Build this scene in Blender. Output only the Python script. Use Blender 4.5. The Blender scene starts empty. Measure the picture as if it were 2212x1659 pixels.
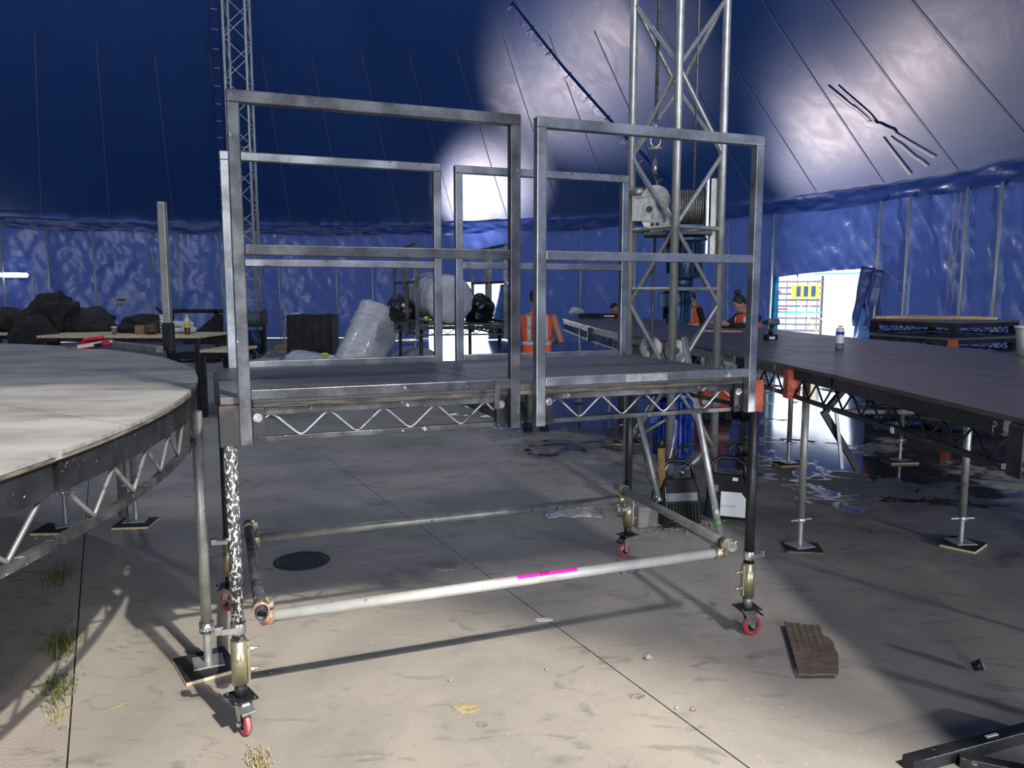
import bpy, bmesh, math, random
from mathutils import Vector as Vec, Matrix, noise
random.seed(7)
pi = math.pi
SC = bpy.context.scene
COL = SC.collection
# ------------------------------------------------------------------ camera, sky, lights, exposure
HC, FPX, PITCH = 1.745, 1672.0, math.radians(6.71)
cd = bpy.data.cameras.new('camera'); cam = bpy.data.objects.new('camera', cd); COL.objects.link(cam)
cd.sensor_fit = 'HORIZONTAL'; cd.sensor_width = 36.0; cd.lens = 36.0 * FPX / 2212.0
cd.clip_start = 0.05; cd.clip_end = 500
cam.location = (0, 0, HC); cam.rotation_euler = (pi / 2 - PITCH, 0, 0)
SC.camera = cam
SC.view_settings.view_transform = 'Standard'; SC.view_settings.look = 'None'
SC.view_settings.exposure = 0.35; SC.view_settings.gamma = 1.0; SC.view_settings.use_curve_mapping = False
SC.cycles.sample_clamp_indirect = 6.0
SC.cycles.max_bounces = 7; SC.cycles.diffuse_bounces = 3; SC.cycles.glossy_bounces = 3; SC.cycles.transmission_bounces = 4
SC.cycles.caustics_reflective = False; SC.cycles.caustics_refractive = False
wd = bpy.data.worlds.new('sky'); SC.world = wd; wd.use_nodes = True
_bg = wd.node_tree.nodes['Background']; _bg.inputs[0].default_value = (0.80, 0.90, 1.0, 1); _bg.inputs[1].default_value = 5.0

def aim(o, target):
    o.rotation_euler = (Vec(target) - Vec(o.location)).to_track_quat('-Z', 'Y').to_euler()

def lamp(name, kind, loc, target, energy, color=(1, 1, 1), **kw):
    l = bpy.data.lights.new(name, kind); o = bpy.data.objects.new(name, l); COL.objects.link(o)
    o.location = loc; aim(o, target); l.energy = energy; l.color = color
    for k, v in kw.items(): setattr(l, k, v)
    return o

# daylight on everything outside the tent
lamp('sun', 'SUN', (28, 60, 42), (0, 22, 0), 14.0, (1.0, 0.96, 0.90), angle=0.01)
# work floodlight hung behind and to the right of the photographer
KEY = (2.75, -1.5, 6.4)
lamp('work_flood', 'SPOT', KEY, (-0.9, -0.7, 0.0), 3000, (1.0, 0.93, 0.83), spot_size=math.radians(68), spot_blend=0.22, shadow_soft_size=0.05)
lamp('work_flood_spill', 'SPOT', (KEY[0] + .35, KEY[1], KEY[2]), (-1.2, 7.0, 0.0), 850, (0.97, 0.96, 0.95), spot_size=math.radians(125), spot_blend=0.6, shadow_soft_size=0.26)
# added soft area fill from behind the camera; no door stands there
lamp('rear_area_fill', 'AREA', (3.0, -8.2, 2.4), (1.0, 8.0, 1.6), 1800, (0.93, 0.96, 1.0), shape='RECTANGLE', size=7.0, size_y=3.6)

# low work lamp on the floor to the right, under the runway
lamp('low_work_lamp', 'POINT', (5.6, .15, .80), (0, 0, 0), 420, (0.95, 0.97, 1.0), shadow_soft_size=.05)
# added spots near the doorways, standing in for sunlit floor bouncing onto the canvas
BOUNCE_SPOTS = [((-5.4, 24.6, .35), (2.2, 23.9, 8.2), 2700, 42), ((-3.9, 27.8, .35), (-1.0, 28.8, 5.2), 3400, 44), ((4.6, 23.0, .35), (8.8, 18.6, 5.6), 1500, 60)]
for _p, _t, _e, _a in BOUNCE_SPOTS:
    lamp('canvas_bounce_fill', 'SPOT', _p, _t, _e, (1.0, .84, .80), spot_size=math.radians(_a), spot_blend=1.0, shadow_soft_size=.12)

# added overhead fill points above the picture, lifting the general interior level
for _p, _e in (((-5.5, 10.0, 9.6), 230), ((3.2, 8.6, 8.0), 95), ((-14.0, 10.0, 9.6), 330)):
    lamp('overhead_fill', 'POINT', _p, (0, 0, 0), _e, (0.92, 0.96, 1.0), shadow_soft_size=.18)

# ------------------------------------------------------------------ survey helpers: a sight line met with a level, a depth or the tent wall
_c, _s = math.cos(PITCH), math.sin(PITCH)
CAM = Vec((0, 0, HC))
def ray(px, py):
    x = (px - 1106) / FPX; y = (829.5 - py) / FPX
    return Vec((x, _c + y * _s, -_s + y * _c))
def G(px, py, z=0.0):
    r = ray(px, py); return CAM + r * ((z - HC) / r.z)
def D(px, py, Y):
    r = ray(px, py); return CAM + r * (Y / r.y)
TC, TR, EAVE = Vec((-7.0, 13.0)), 17.6, 4.3
def WL(px, py, inset=0.0):
    r = ray(px, py); h = Vec((r.x, r.y)); k = h.length; h = h / k
    R = TR - inset; b = h.dot(-TC); cc = TC.dot(TC) - R * R
    return CAM + r * ((-b + math.sqrt(b * b - cc)) / k)

# ------------------------------------------------------------------ mesh builder
class MB:
    def __init__(s): s.v = []; s.f = []; s.sm = []
    def add(s, vs, fs, smooth=False):
        o = len(s.v); s.v += [Vec(v) for v in vs]
        for f in fs: s.f.append(tuple(i + o for i in f)); s.sm.append(smooth)
        return s
    def box(s, c, d, R=None):
        c = Vec(c); vs = []
        for x in (-.5, .5):
            for y in (-.5, .5):
                for z in (-.5, .5):
                    p = Vec((x * d[0], y * d[1], z * d[2])); vs.append(c + (R @ p if R is not None else p))
        return s.add(vs, [(0, 1, 3, 2), (4, 6, 7, 5), (0, 4, 5, 1), (2, 3, 7, 6), (0, 2, 6, 4), (1, 5, 7, 3)])
    def bx(s, x0, x1, y0, y1, z0, z1):
        return s.box(((x0 + x1) / 2, (y0 + y1) / 2, (z0 + z1) / 2), (abs(x1 - x0), abs(y1 - y0), abs(z1 - z0)))
    def bar(s, a, b, w, h, up=(0, 0, 1)):
        a = Vec(a); b = Vec(b); t = (b - a); L = t.length; t.normalize(); up = Vec(up)
        sd = t.cross(up)
        if sd.length < 1e-4: up = Vec((0, 1, 0)); sd = t.cross(up)
        sd.normalize(); u = sd.cross(t)
        R = Matrix((t, sd, u)).transposed()
        return s.box((a + b) / 2, (L, w, h), R)
    def _fr(s, t):
        t = t.normalized(); up = Vec((0, 0, 1)) if abs(t.z) < .95 else Vec((0, 1, 0))
        x = t.cross(up).normalized(); return x, x.cross(t)
    def tube(s, a, b, r, n=12, r2=None, caps=True):
        a = Vec(a); b = Vec(b); r2 = r if r2 is None else r2; x, y = s._fr(b - a); vs = []
        for p, q in ((a, r), (b, r2)):
            for i in range(n):
                an = 2 * pi * i / n; vs.append(p + (x * math.cos(an) + y * math.sin(an)) * q)
        s.add(vs, [(i, (i + 1) % n, n + (i + 1) % n, n + i) for i in range(n)], True)
        if caps:
            s.add(vs[:n], [tuple(range(n - 1, -1, -1))]); s.add(vs[n:], [tuple(range(n))])
        return s
    def pipe(s, a, b, r, wall=.004, n=20):
        a = Vec(a); b = Vec(b); x, y = s._fr(b - a); rings = []
        for p, q in ((a, r), (b, r), (b, r - wall), (a, r - wall)):
            rings.append([p + (x * math.cos(2 * pi * i / n) + y * math.sin(2 * pi * i / n)) * q for i in range(n)])
        for k in range(4):
            s.add(rings[k] + rings[(k + 1) % 4], [(i, (i + 1) % n, n + (i + 1) % n, n + i) for i in range(n)], k in (0, 2))
        return s
    def path(s, pts, r, n=8, closed=False):
        pts = [Vec(p) for p in pts]; m = len(pts); vs = []; px = None
        for k, p in enumerate(pts):
            if closed: t = pts[(k + 1) % m] - pts[k - 1]
            else: t = pts[min(k + 1, m - 1)] - pts[max(k - 1, 0)]
            t.normalize()
            if px is None: x, y = s._fr(t)
            else:
                x = px - t * px.dot(t)
                x = x.normalized() if x.length > 1e-5 else s._fr(t)[0]
                y = x.cross(t)
            px = x; rr = r[k] if isinstance(r, (list, tuple)) else r
            vs += [p + (x * math.cos(2 * pi * i / n) + y * math.sin(2 * pi * i / n)) * rr for i in range(n)]
        fs = []
        for k in range(m if closed else m - 1):
            k2 = (k + 1) % m
            fs += [(k * n + i, k * n + (i + 1) % n, k2 * n + (i + 1) % n, k2 * n + i) for i in range(n)]
        s.add(vs, fs, True)
        if not closed:
            s.add(vs[:n], [tuple(range(n - 1, -1, -1))]); s.add(vs[-n:], [tuple(range(n))])
        return s
    def lathe(s, prof, c=(0, 0, 0), axis=(0, 0, 1), n=24, smooth=True):
        c = Vec(c); t = Vec(axis).normalized(); x, y = s._fr(t); vs = []
        for r, h in prof:
            vs += [c + t * h + (x * math.cos(2 * pi * i / n) + y * math.sin(2 * pi * i / n)) * max(r, 1e-5) for i in range(n)]
        fs = []
        for k in range(len(prof) - 1):
            fs += [(k * n + i, k * n + (i + 1) % n, (k + 1) * n + (i + 1) % n, (k + 1) * n + i) for i in range(n)]
        return s.add(vs, fs, smooth)
    def ball(s, c, r, n=14, m=9, R=None):
        c = Vec(c); r = (r, r, r) if isinstance(r, (int, float)) else r; vs = []
        for j in range(m + 1):
            ph = pi * j / m
            for i in range(n):
                a = 2 * pi * i / n
                p = Vec((math.sin(ph) * math.cos(a) * r[0], math.sin(ph) * math.sin(a) * r[1], math.cos(ph) * r[2]))
                vs.append(c + (R @ p if R is not None else p))
        return s.add(vs, [(j * n + i, (j + 1) * n + i, (j + 1) * n + (i + 1) % n, j * n + (i + 1) % n) for j in range(m) for i in range(n)], True)
    def cap(s, a, b, r1, r2, n=12):       # a tapered capsule
        s.tube(a, b, r1, n, r2); s.ball(a, r1, n, 8); s.ball(b, r2, n, 8); return s
    def prism(s, pts, ext):
        pts = [Vec(p) for p in pts]; e = Vec(ext); n = len(pts)
        s.add(pts + [p + e for p in pts], [tuple(range(n - 1, -1, -1)), tuple(range(n, 2 * n))] + [(i, (i + 1) % n, n + (i + 1) % n, n + i) for i in range(n)])
        return s
    def grid(s, fn, nu, nv, smooth=True, skip=None):
        vs = [fn(i / nu, j / nv) for j in range(nv + 1) for i in range(nu + 1)]
        fs = [(j * (nu + 1) + i, j * (nu + 1) + i + 1, (j + 1) * (nu + 1) + i + 1, (j + 1) * (nu + 1) + i) for j in range(nv) for i in range(nu) if not (skip and skip(i, j))]
        return s.add(vs, fs, smooth)
    def build(s, name, mat, parent=None, at=None, bevel=0, segs=2, world=None, label=None):
        """mesh object; with a parent the vertices are in the parent's frame (or in world space when world is its matrix)"""
        M = world.inverted() if world is not None else None
        off = Vec(at) if at is not None else Vec((0, 0, 0))
        vs = [(M @ v if M is not None else v - off) for v in s.v]
        me = bpy.data.meshes.new(name); me.from_pydata([tuple(v) for v in vs], [], s.f)
        me.polygons.foreach_set('use_smooth', s.sm)
        bm = bmesh.new(); bm.from_mesh(me); bmesh.ops.remove_doubles(bm, verts=bm.verts, dist=1e-5)
        bmesh.ops.recalc_face_normals(bm, faces=bm.faces); bm.to_mesh(me); bm.free()
        me.materials.append(MAT[mat] if isinstance(mat, str) else mat)
        o = bpy.data.objects.new(name, me); COL.objects.link(o)
        if parent is not None: o.parent = parent
        else: o.location = off
        if bevel:
            b = o.modifiers.new('bevel', 'BEVEL'); b.width = bevel; b.segments = segs; b.limit_method = 'ANGLE'; b.angle_limit = math.radians(40)
        if label: o['label'] = label
        return o

def tag(o, label=None, cat=None, group=None, kind=None):
    if label: o['label'] = label
    if cat: o['category'] = cat
    if group: o['group'] = group
    if kind: o['kind'] = kind
    return o
def thing(name, loc, label, cat, rz=0.0, group=None):
    o = bpy.data.objects.new(name, None); COL.objects.link(o); o.empty_display_size = .1
    o.location = loc; o.rotation_euler = (0, 0, rz); return tag(o, label, cat, group)
def WM(o): return Matrix.Translation(Vec(o.location)) @ Matrix.Rotation(o.rotation_euler[2], 4, 'Z')
def copy_tree(o, parent=None):
    c = o.copy(); COL.objects.link(c); c.parent = parent
    for ch in [x for x in COL.objects if x.parent == o]: copy_tree(ch, c)
    return c
def struct(o): o['kind'] = 'structure'; return o

# ------------------------------------------------------------------ materials
MAT = {}
def L(h, s='RGB'): pass
def lin(c):
    return tuple((x / 12.92 if x <= .04045 else ((x + .055) / 1.055) ** 2.4) for x in c)
def rgb(r, g, b): return lin((r / 255, g / 255, b / 255))
def mat(name, col, rough=.5, metal=0., col2=None, scale=6., lo=.42, hi=.62, detail=5., stretch=(1, 1, 1), chip=None, cscale=30., clo=.62, chi=.66,
        bump=0., bscale=40., spec=.5, alpha=1., trans=0., emit=None, estr=0., rough2=None, sheen=0., coat=0., sub=None, stretchb=(1, 1, 1)):
    m = bpy.data.materials.new(name); m.use_nodes = True; nt = m.node_tree; N = nt.nodes; K = nt.links
    b = N['Principled BSDF']
    b.inputs['Roughness'].default_value = rough; b.inputs['Metallic'].default_value = metal
    b.inputs['Base Color'].default_value = (*col, 1); b.inputs['Specular IOR Level'].default_value = spec
    b.inputs['Alpha'].default_value = alpha; b.inputs['Transmission Weight'].default_value = trans
    b.inputs['Coat Weight'].default_value = coat
    if sheen: b.inputs['Sheen Weight'].default_value = sheen
    if emit: b.inputs['Emission Color'].default_value = (*emit, 1); b.inputs['Emission Strength'].default_value = estr
    tc = N.new('ShaderNodeTexCoord')
    def nz(sc, st, det=detail):
        mp = N.new('ShaderNodeMapping'); mp.inputs['Scale'].default_value = st; K.new(tc.outputs['Object'], mp.inputs[0])
        n = N.new('ShaderNodeTexNoise'); n.inputs['Scale'].default_value = sc; n.inputs['Detail'].default_value = det; n.inputs['Roughness'].default_value = .6
        K.new(mp.outputs[0], n.inputs['Vector']); return n
    def ramp(src, a, c):
        r = N.new('ShaderNodeMapRange'); r.inputs[1].default_value = a; r.inputs[2].default_value = c; r.clamp = True
        K.new(src, r.inputs[0]); return r
    cur = None
    if col2 is not None:
        r = ramp(nz(scale, stretch).outputs['Fac'], lo, hi)
        mx = N.new('ShaderNodeMix'); mx.data_type = 'RGBA'; mx.inputs[6].default_value = (*col, 1); mx.inputs[7].default_value = (*col2, 1)
        K.new(r.outputs[0], mx.inputs[0]); cur = mx.outputs[2]
        if rough2 is not None:
            rr = N.new('ShaderNodeMapRange'); rr.inputs[3].default_value = rough; rr.inputs[4].default_value = rough2
            K.new(r.outputs[0], rr.inputs[0]); K.new(rr.outputs[0], b.inputs['Roughness'])
    if chip is not None:
        r = ramp(nz(cscale, stretch, 8.).outputs['Fac'], clo, chi)
        mx = N.new('ShaderNodeMix'); mx.data_type = 'RGBA'; mx.inputs[7].default_value = (*chip, 1)
        if cur is not None: K.new(cur, mx.inputs[6])
        else: mx.inputs[6].default_value = (*col, 1)
        K.new(r.outputs[0], mx.inputs[0]); cur = mx.outputs[2]
    if cur is not None: K.new(cur, b.inputs['Base Color'])
    if bump:
        bp = N.new('ShaderNodeBump'); bp.inputs['Strength'].default_value = bump; bp.inputs['Distance'].default_value = .02
        K.new(nz(bscale, stretchb).outputs['Fac'], bp.inputs['Height']); K.new(bp.outputs[0], b.inputs['Normal'])
    MAT[name] = m; return m
mat('rail', (.040, .043, .047), .38, .45, (.13, .138, .148), 7, .40, .68, stretch=(1, 1, 1), chip=(.5, .49, .46), cscale=38, clo=.66, chi=.70, bump=.05)
mat('rail_worn', (.15, .162, .168), .36, .65, (.34, .36, .37), 5, .40, .66, chip=(.06, .06, .065), cscale=30, clo=.65, chi=.69, bump=.05)
mat('black_steel', (.012, .0135, .016), .42, .12, (.032, .034, .037), 6, chip=(.42, .41, .38), cscale=45, clo=.68, chi=.71, bump=.04)
mat('black_matt', (.010, .011, .012), .8, 0, (.03, .032, .035), 9)
mat('truss_grey', (.035, .037, .040), .42, .35, (.10, .104, .108), 8, chip=(.45, .45, .43), cscale=26, clo=.64, chi=.68, bump=.05)
mat('rod', (.38, .39, .39), .35, .75, (.10, .10, .10), 12, .52, .64)
mat('galv', (.40, .41, .39), .42, .70, (.56, .57, .54), 14, .35, .65, chip=(.16, .15, .13), cscale=22, clo=.66, chi=.72, bump=.04)
mat('galv_dull', (.26, .265, .24), .48, .55, (.40, .40, .37), 11, .35, .65, chip=(.10, .095, .08), cscale=22, clo=.64, chi=.72, bump=.04)
mat('galv_pale', (.52, .54, .50), .45, .35, (.66, .67, .63), 9, .35, .65, chip=(.24, .24, .22), cscale=20, clo=.63, chi=.72, bump=.04)
mat('leg_chipped', (.030, .032, .040), .45, .1, (.05, .055, .065), 8, chip=(.66, .66, .60), cscale=85, clo=.525, chi=.56, stretch=(1, 1, .6), bump=.06)
mat('leg_black', (.017, .019, .022), .42, .2, (.03, .032, .036), 8)
mat('zinc', (.42, .38, .22), .36, .75, (.55, .50, .36), 10, chip=(.16, .14, .08), cscale=24, clo=.62, chi=.7)
mat('zinc_bright', (.62, .63, .62), .25, .9, (.45, .45, .44), 20)
mat('coupler', (.40, .17, .08), .5, .4, (.50, .46, .40), 26, .42, .58)
mat('rust', (.07, .045, .035), .6, .1, (.022, .022, .024), 9, .36, .5)
mat('orange_paint', (.50, .10, .045), .55, 0, (.16, .055, .04), 14, .5, .7)
mat('red_wheel', (.55, .035, .045), .35, 0, (.42, .03, .04), 10)
mat('tread_grey', (.30, .24, .24), .5, 0, (.42, .10, .11), 14, .45, .6)
mat('deck_black', (.080, .083, .092), .38, 0, (.115, .118, .128), 2.2, .35, .68, stretch=(1, 3.5, 1), chip=(.17, .17, .172), cscale=9, clo=.66, chi=.8, bump=.03, rough2=.48)
mat('deck_brown', (.060, .050, .050), .34, 0, (.095, .080, .078), 3.0, .35, .68, stretch=(3.0, .8, 1), chip=(.14, .125, .12), cscale=8, clo=.64, chi=.8, bump=.05, rough2=.45)
mat('lamp_black', (.006, .0065, .007), .5, 0, (.010, .0105, .011), 8, spec=.2)
mat('ply_edge', (.20, .17, .12), .7, 0, (.06, .055, .05), 10, .42, .6, stretch=(1, 1, 9))
mat('ply', (.62, .46, .28), .6, 0, (.50, .35, .20), 5, stretch=(1, 9, 1))
mat('ply_pale', (.72, .60, .40), .6, 0, (.58, .46, .29), 5, stretch=(9, 1, 1))
mat('wood_old', (.16, .12, .085), .8, 0, (.095, .072, .055), 9, .4, .6, stretch=(1.5, 14, 1), bump=.2, bscale=30, stretchb=(1, 9, 1))
mat('timber', (.55, .40, .22), .65, 0, (.42, .29, .15), 5, stretch=(1, 10, 1))
mat('rusty_post', (.30, .19, .075), .75, .1, (.19, .115, .045), 16, .4, .6)
mat('pink', (.95, .02, .42), .5, emit=None)
mat('ink', (.04, .01, .03), .6)
mat('motor_blue', (.012, .045, .11), .42, .15, (.02, .065, .14), 8, chip=(.22, .22, .17), cscale=34, clo=.66, chi=.72)
mat('motor_blue_bright', (.012, .05, .30), .42, .1, (.02, .07, .38), 8)
mat('cast_alu', (.30, .30, .29), .45, .6, (.20, .20, .195), 18, bump=.1)
mat('wire_rope', (.22, .215, .20), .5, .6, (.10, .10, .095), 60, .4, .6)
mat('rubber', (.012, .012, .013), .6)
mat('plastic_black', (.010, .011, .012), .38)
mat('plastic_white', (.72, .72, .71), .4)
mat('plastic_red', (.70, .025, .035), .4)
mat('plastic_grey', (.13, .14, .15), .45)
mat('plastic_green', (.10, .38, .08), .5)
mat('hivis', (.95, .135, .03), .7, 0, (.88, .11, .025), 7, bump=.1, bscale=12)
mat('reflective', (.72, .73, .70), .35, .1, (.60, .61, .60), 20)
mat('skin', (.46, .26, .18), .5, 0, (.40, .21, .14), 9)
mat('hair', (.018, .013, .010), .6, 0, (.03, .022, .016), 40, bump=.3, bscale=80)
mat('cloth_black', (.012, .012, .013), .85, 0, (.022, .022, .023), 6, bump=.2, bscale=9)
mat('cloth_dark', (.030, .032, .034), .85, 0, (.016, .017, .018), 5, bump=.25, bscale=7)
mat('cloth_grey', (.06, .06, .062), .85, 0, (.035, .035, .037), 6, bump=.2, bscale=9)
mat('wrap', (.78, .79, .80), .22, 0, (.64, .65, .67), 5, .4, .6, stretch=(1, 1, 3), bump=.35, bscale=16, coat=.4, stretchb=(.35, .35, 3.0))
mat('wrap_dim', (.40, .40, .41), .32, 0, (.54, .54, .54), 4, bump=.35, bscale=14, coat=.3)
mat('black_wrap', (.010, .011, .013), .18, 0, (.02, .02, .022), 8, bump=.6, bscale=15, coat=.5)
mat('bag_plastic', (.75, .76, .76), .35, 0, (.60, .61, .62), 6, bump=.3, bscale=14)
mat('clear_plastic', (.34, .34, .36), .22, 0, (.22, .22, .24), 8, bump=.6, bscale=10, coat=.3)
mat('paper_cup', (.20, .17, .16), .6); mat('cardboard', (.32, .20, .11), .75, 0, (.26, .16, .09), 6)
mat('leather', (.11, .055, .03), .45, 0, (.07, .035, .02), 9)
mat('yellow', (.72, .62, .04), .45); mat('yellow_dull', (.75, .50, .03), .5)
mat('juice', (.14, .012, .010), .2, coat=.3)
mat('lamp_glow', (1, 1, 1), .4, emit=(1, .97, .90), estr=7)
mat('concrete_grey', (.27, .26, .245), .85, 0, (.20, .195, .185), 9, bump=.2, bscale=30)
mat('stone', (.42, .37, .31), .9, 0, (.28, .25, .22), 30, bump=.2)
mat('grit', (.36, .32, .27), .9, 0, (.18, .16, .14), 50)
mat('grass', (.07, .10, .025), .7, 0, (.20, .19, .07), 30, .45, .65)
mat('straw', (.50, .42, .24), .8, 0, (.36, .29, .15), 30)
mat('white_paint', (.80, .80, .78), .5); mat('container', (.78, .77, .74), .6, 0, (.66, .65, .62), 2)
mat('teal', (.05, .42, .45), .5); mat('amber', (.80, .28, .03), .5); mat('red_paint', (.60, .05, .04), .5)
mat('rope', (.50, .46, .38), .8, 0, (.36, .33, .27), 40)
mat('flap_blue', (.10, .30, .62), .4, 0, (.06, .20, .50), 3, bump=.3, bscale=4)
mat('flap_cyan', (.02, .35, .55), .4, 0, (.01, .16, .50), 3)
mat('tape_silver', (.34, .35, .34), .35, .4, (.50, .50, .48), 30, .4, .6)
mat('manhole_iron', (.020, .021, .022), .5, .3, (.04, .04, .04), 20, bump=.3, bscale=60)
mat('strap_pale', (.42, .41, .50), .55); mat('stitch', (.16, .17, .30), .6)
mat('sign_white', (.78, .80, .82), .4); mat('sign_green', (.05, .30, .12), .4)
# ------------------------------------------------------------------ tent canvas and floor materials
def canvas(name, base, dark, rough, bumpk, wr, through=0.0):
    m = bpy.data.materials.new(name); m.use_nodes = True; nt = m.node_tree; N = nt.nodes; K = nt.links; b = N['Principled BSDF']
    tc = N.new('ShaderNodeTexCoord')
    n1 = N.new('ShaderNodeTexNoise'); n1.inputs['Scale'].default_value = .35; n1.inputs['Detail'].default_value = 4; K.new(tc.outputs['Object'], n1.inputs['Vector'])
    mx = N.new('ShaderNodeMix'); mx.data_type = 'RGBA'; mx.inputs[6].default_value = (*dark, 1); mx.inputs[7].default_value = (*base, 1)
    K.new(n1.outputs['Fac'], mx.inputs[0]); K.new(mx.outputs[2], b.inputs['Base Color'])
    n2 = N.new('ShaderNodeTexNoise'); n2.inputs['Scale'].default_value = wr; n2.inputs['Detail'].default_value = 6; n2.inputs['Distortion'].default_value = 1.2
    K.new(tc.outputs['Object'], n2.inputs['Vector'])
    bp = N.new('ShaderNodeBump'); bp.inputs['Strength'].default_value = bumpk; bp.inputs['Distance'].default_value = .05
    K.new(n2.outputs['Fac'], bp.inputs['Height']); K.new(bp.outputs[0], b.inputs['Normal'])
    mr = N.new('ShaderNodeMapRange'); mr.inputs[3].default_value = rough - .08; mr.inputs[4].default_value = rough + .10
    K.new(n2.outputs['Fac'], mr.inputs[0]); K.new(mr.outputs[0], b.inputs['Roughness'])
    b.inputs['Specular IOR Level'].default_value = .8
    if through:
        tl = N.new('ShaderNodeBsdfTranslucent'); tl.inputs['Color'].default_value = (.13, .22, .62, 1); K.new(bp.outputs[0], tl.inputs['Normal'])
        ms = N.new('ShaderNodeMixShader'); ms.inputs[0].default_value = through; K.new(b.outputs[0], ms.inputs[1]); K.new(tl.outputs[0], ms.inputs[2])
        K.new(ms.outputs[0], N['Material Output'].inputs['Surface'])
    MAT[name] = m
canvas('canvas_roof', (.016, .080, .30), (.010, .060, .23), .42, .10, 1.3)
canvas('canvas_wall', (.055, .115, .43), (.040, .088, .34), .29, .40, 1.8, .017)
canvas('canvas_hem', (.030, .075, .32), (.020, .055, .24), .36, .6, 2.2, .008)

def floor_mat(name, pale, mid, darkc, rough_grain):
    m = bpy.data.materials.new(name); m.use_nodes = True; nt = m.node_tree; N = nt.nodes; K = nt.links; b = N['Principled BSDF']
    ge = N.new('ShaderNodeNewGeometry'); P = ge.outputs['Position']
    def nz(sc, det=6, dist=0., ro=.6, st=None):
        n = N.new('ShaderNodeTexNoise'); n.inputs['Scale'].default_value = sc; n.inputs['Detail'].default_value = det
        n.inputs['Distortion'].default_value = dist; n.inputs['Roughness'].default_value = ro
        if st:
            mp = N.new('ShaderNodeMapping'); mp.inputs['Scale'].default_value = st; mp.inputs['Rotation'].default_value = (0, 0, .5); K.new(P, mp.inputs[0]); K.new(mp.outputs[0], n.inputs['Vector'])
        else: K.new(P, n.inputs['Vector'])
        return n.outputs['Fac']
    def rng(src, a, c, o0=0., o1=1.):
        r = N.new('ShaderNodeMapRange'); r.inputs[1].default_value = a; r.inputs[2].default_value = c; r.inputs[3].default_value = o0; r.inputs[4].default_value = o1
        r.clamp = True; K.new(src, r.inputs[0]); return r.outputs[0]
    def mix(f, a, c):
        x = N.new('ShaderNodeMix'); x.data_type = 'RGBA'
        for sock, v in ((6, a), (7, c)):
            if isinstance(v, tuple): x.inputs[sock].default_value = (*v, 1)
            else: K.new(v, x.inputs[sock])
        K.new(f, x.inputs[0]); return x.outputs[2]
    def math_(op, a, c):
        x = N.new('ShaderNodeMath'); x.operation = op
        for i, v in enumerate((a, c)):
            if isinstance(v, (int, float)): x.inputs[i].default_value = v
            else: K.new(v, x.inputs[i])
        return x.outputs[0]
    c1 = mix(rng(nz(1.1, 7, .6), .36, .66), pale, mid)
    c2 = mix(rng(nz(3.1, 8, 1.4, st=(1, 2.2, 1)), .56, .74), c1, darkc)
    c3 = mix(rng(nz(26, 6), .60, .80), c2, tuple(min(1, x * 1.12) for x in pale))
    c4 = mix(rng(nz(60, 3), .66, .74), c3, tuple(x * .45 for x in mid))
    # standing water on the far right of the floor
    sx = N.new('ShaderNodeSeparateXYZ'); K.new(P, sx.inputs[0])
    def blob(cx, cy, rx, ry):
        a = math_('DIVIDE', math_('SUBTRACT', sx.outputs[0], cx), rx); a = math_('MULTIPLY', a, a)
        d = math_('DIVIDE', math_('SUBTRACT', sx.outputs[1], cy), ry); d = math_('MULTIPLY', d, d)
        return math_('SUBTRACT', 1.0, math_('ADD', a, d))
    bl = math_('MAXIMUM', blob(5.4, 10.9, 5.2, 5.3), math_('MAXIMUM', blob(1.2, 11.5, 2.0, 2.6), math_('MULTIPLY', blob(-.3, 23, 5, 9), 4.0)))
    wn = math_('ADD', math_('MULTIPLY', bl, .75), math_('ADD', math_('MULTIPLY', math_('SUBTRACT', nz(.95, 6, .7, .55), .5), 2.6), math_('MULTIPLY', math_('SUBTRACT', nz(3.4, 6, 1.0, .6), .5), 1.5)))
    wet = rng(wn, .12, .34)
    damp = rng(wn, -.25, .15)
    c5 = mix(math_('MULTIPLY', damp, .45), c4, tuple(x * .35 for x in mid))
    c6 = mix(wet, c5, tuple(x * .16 for x in mid))
    K.new(c6, b.inputs['Base Color'])
    K.new(rng(wet, 0, 1, .78, .09), b.inputs['Roughness'])
    h = math_('ADD', math_('MULTIPLY', nz(55, 5), rough_grain), math_('MULTIPLY', nz(7, 5), .35))
    h = math_('MULTIPLY', h, rng(wet, 0, 1, 1.0, .16))
    bp = N.new('ShaderNodeBump'); bp.inputs['Strength'].default_value = .35; bp.inputs['Distance'].default_value = .012
    K.new(h, bp.inputs['Height']); K.new(bp.outputs[0], b.inputs['Normal'])
    MAT[name] = m
floor_mat('floor_smooth', (.43, .39, .33), (.31, .287, .252), (.20, .19, .175), .25)
floor_mat('floor_rough', (.46, .41, .355), (.33, .295, .26), (.20, .18, .165), 1.5)
def dusty():
    mat('dusty_deck', (.40, .385, .35), .62, 0, (.22, .215, .205), 2.3, .36, .66, stretch=(.8, 1.5, 1), chip=(.075, .078, .085), cscale=3.2, clo=.54, chi=.78, bump=.06, bscale=14)
dusty()

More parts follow.
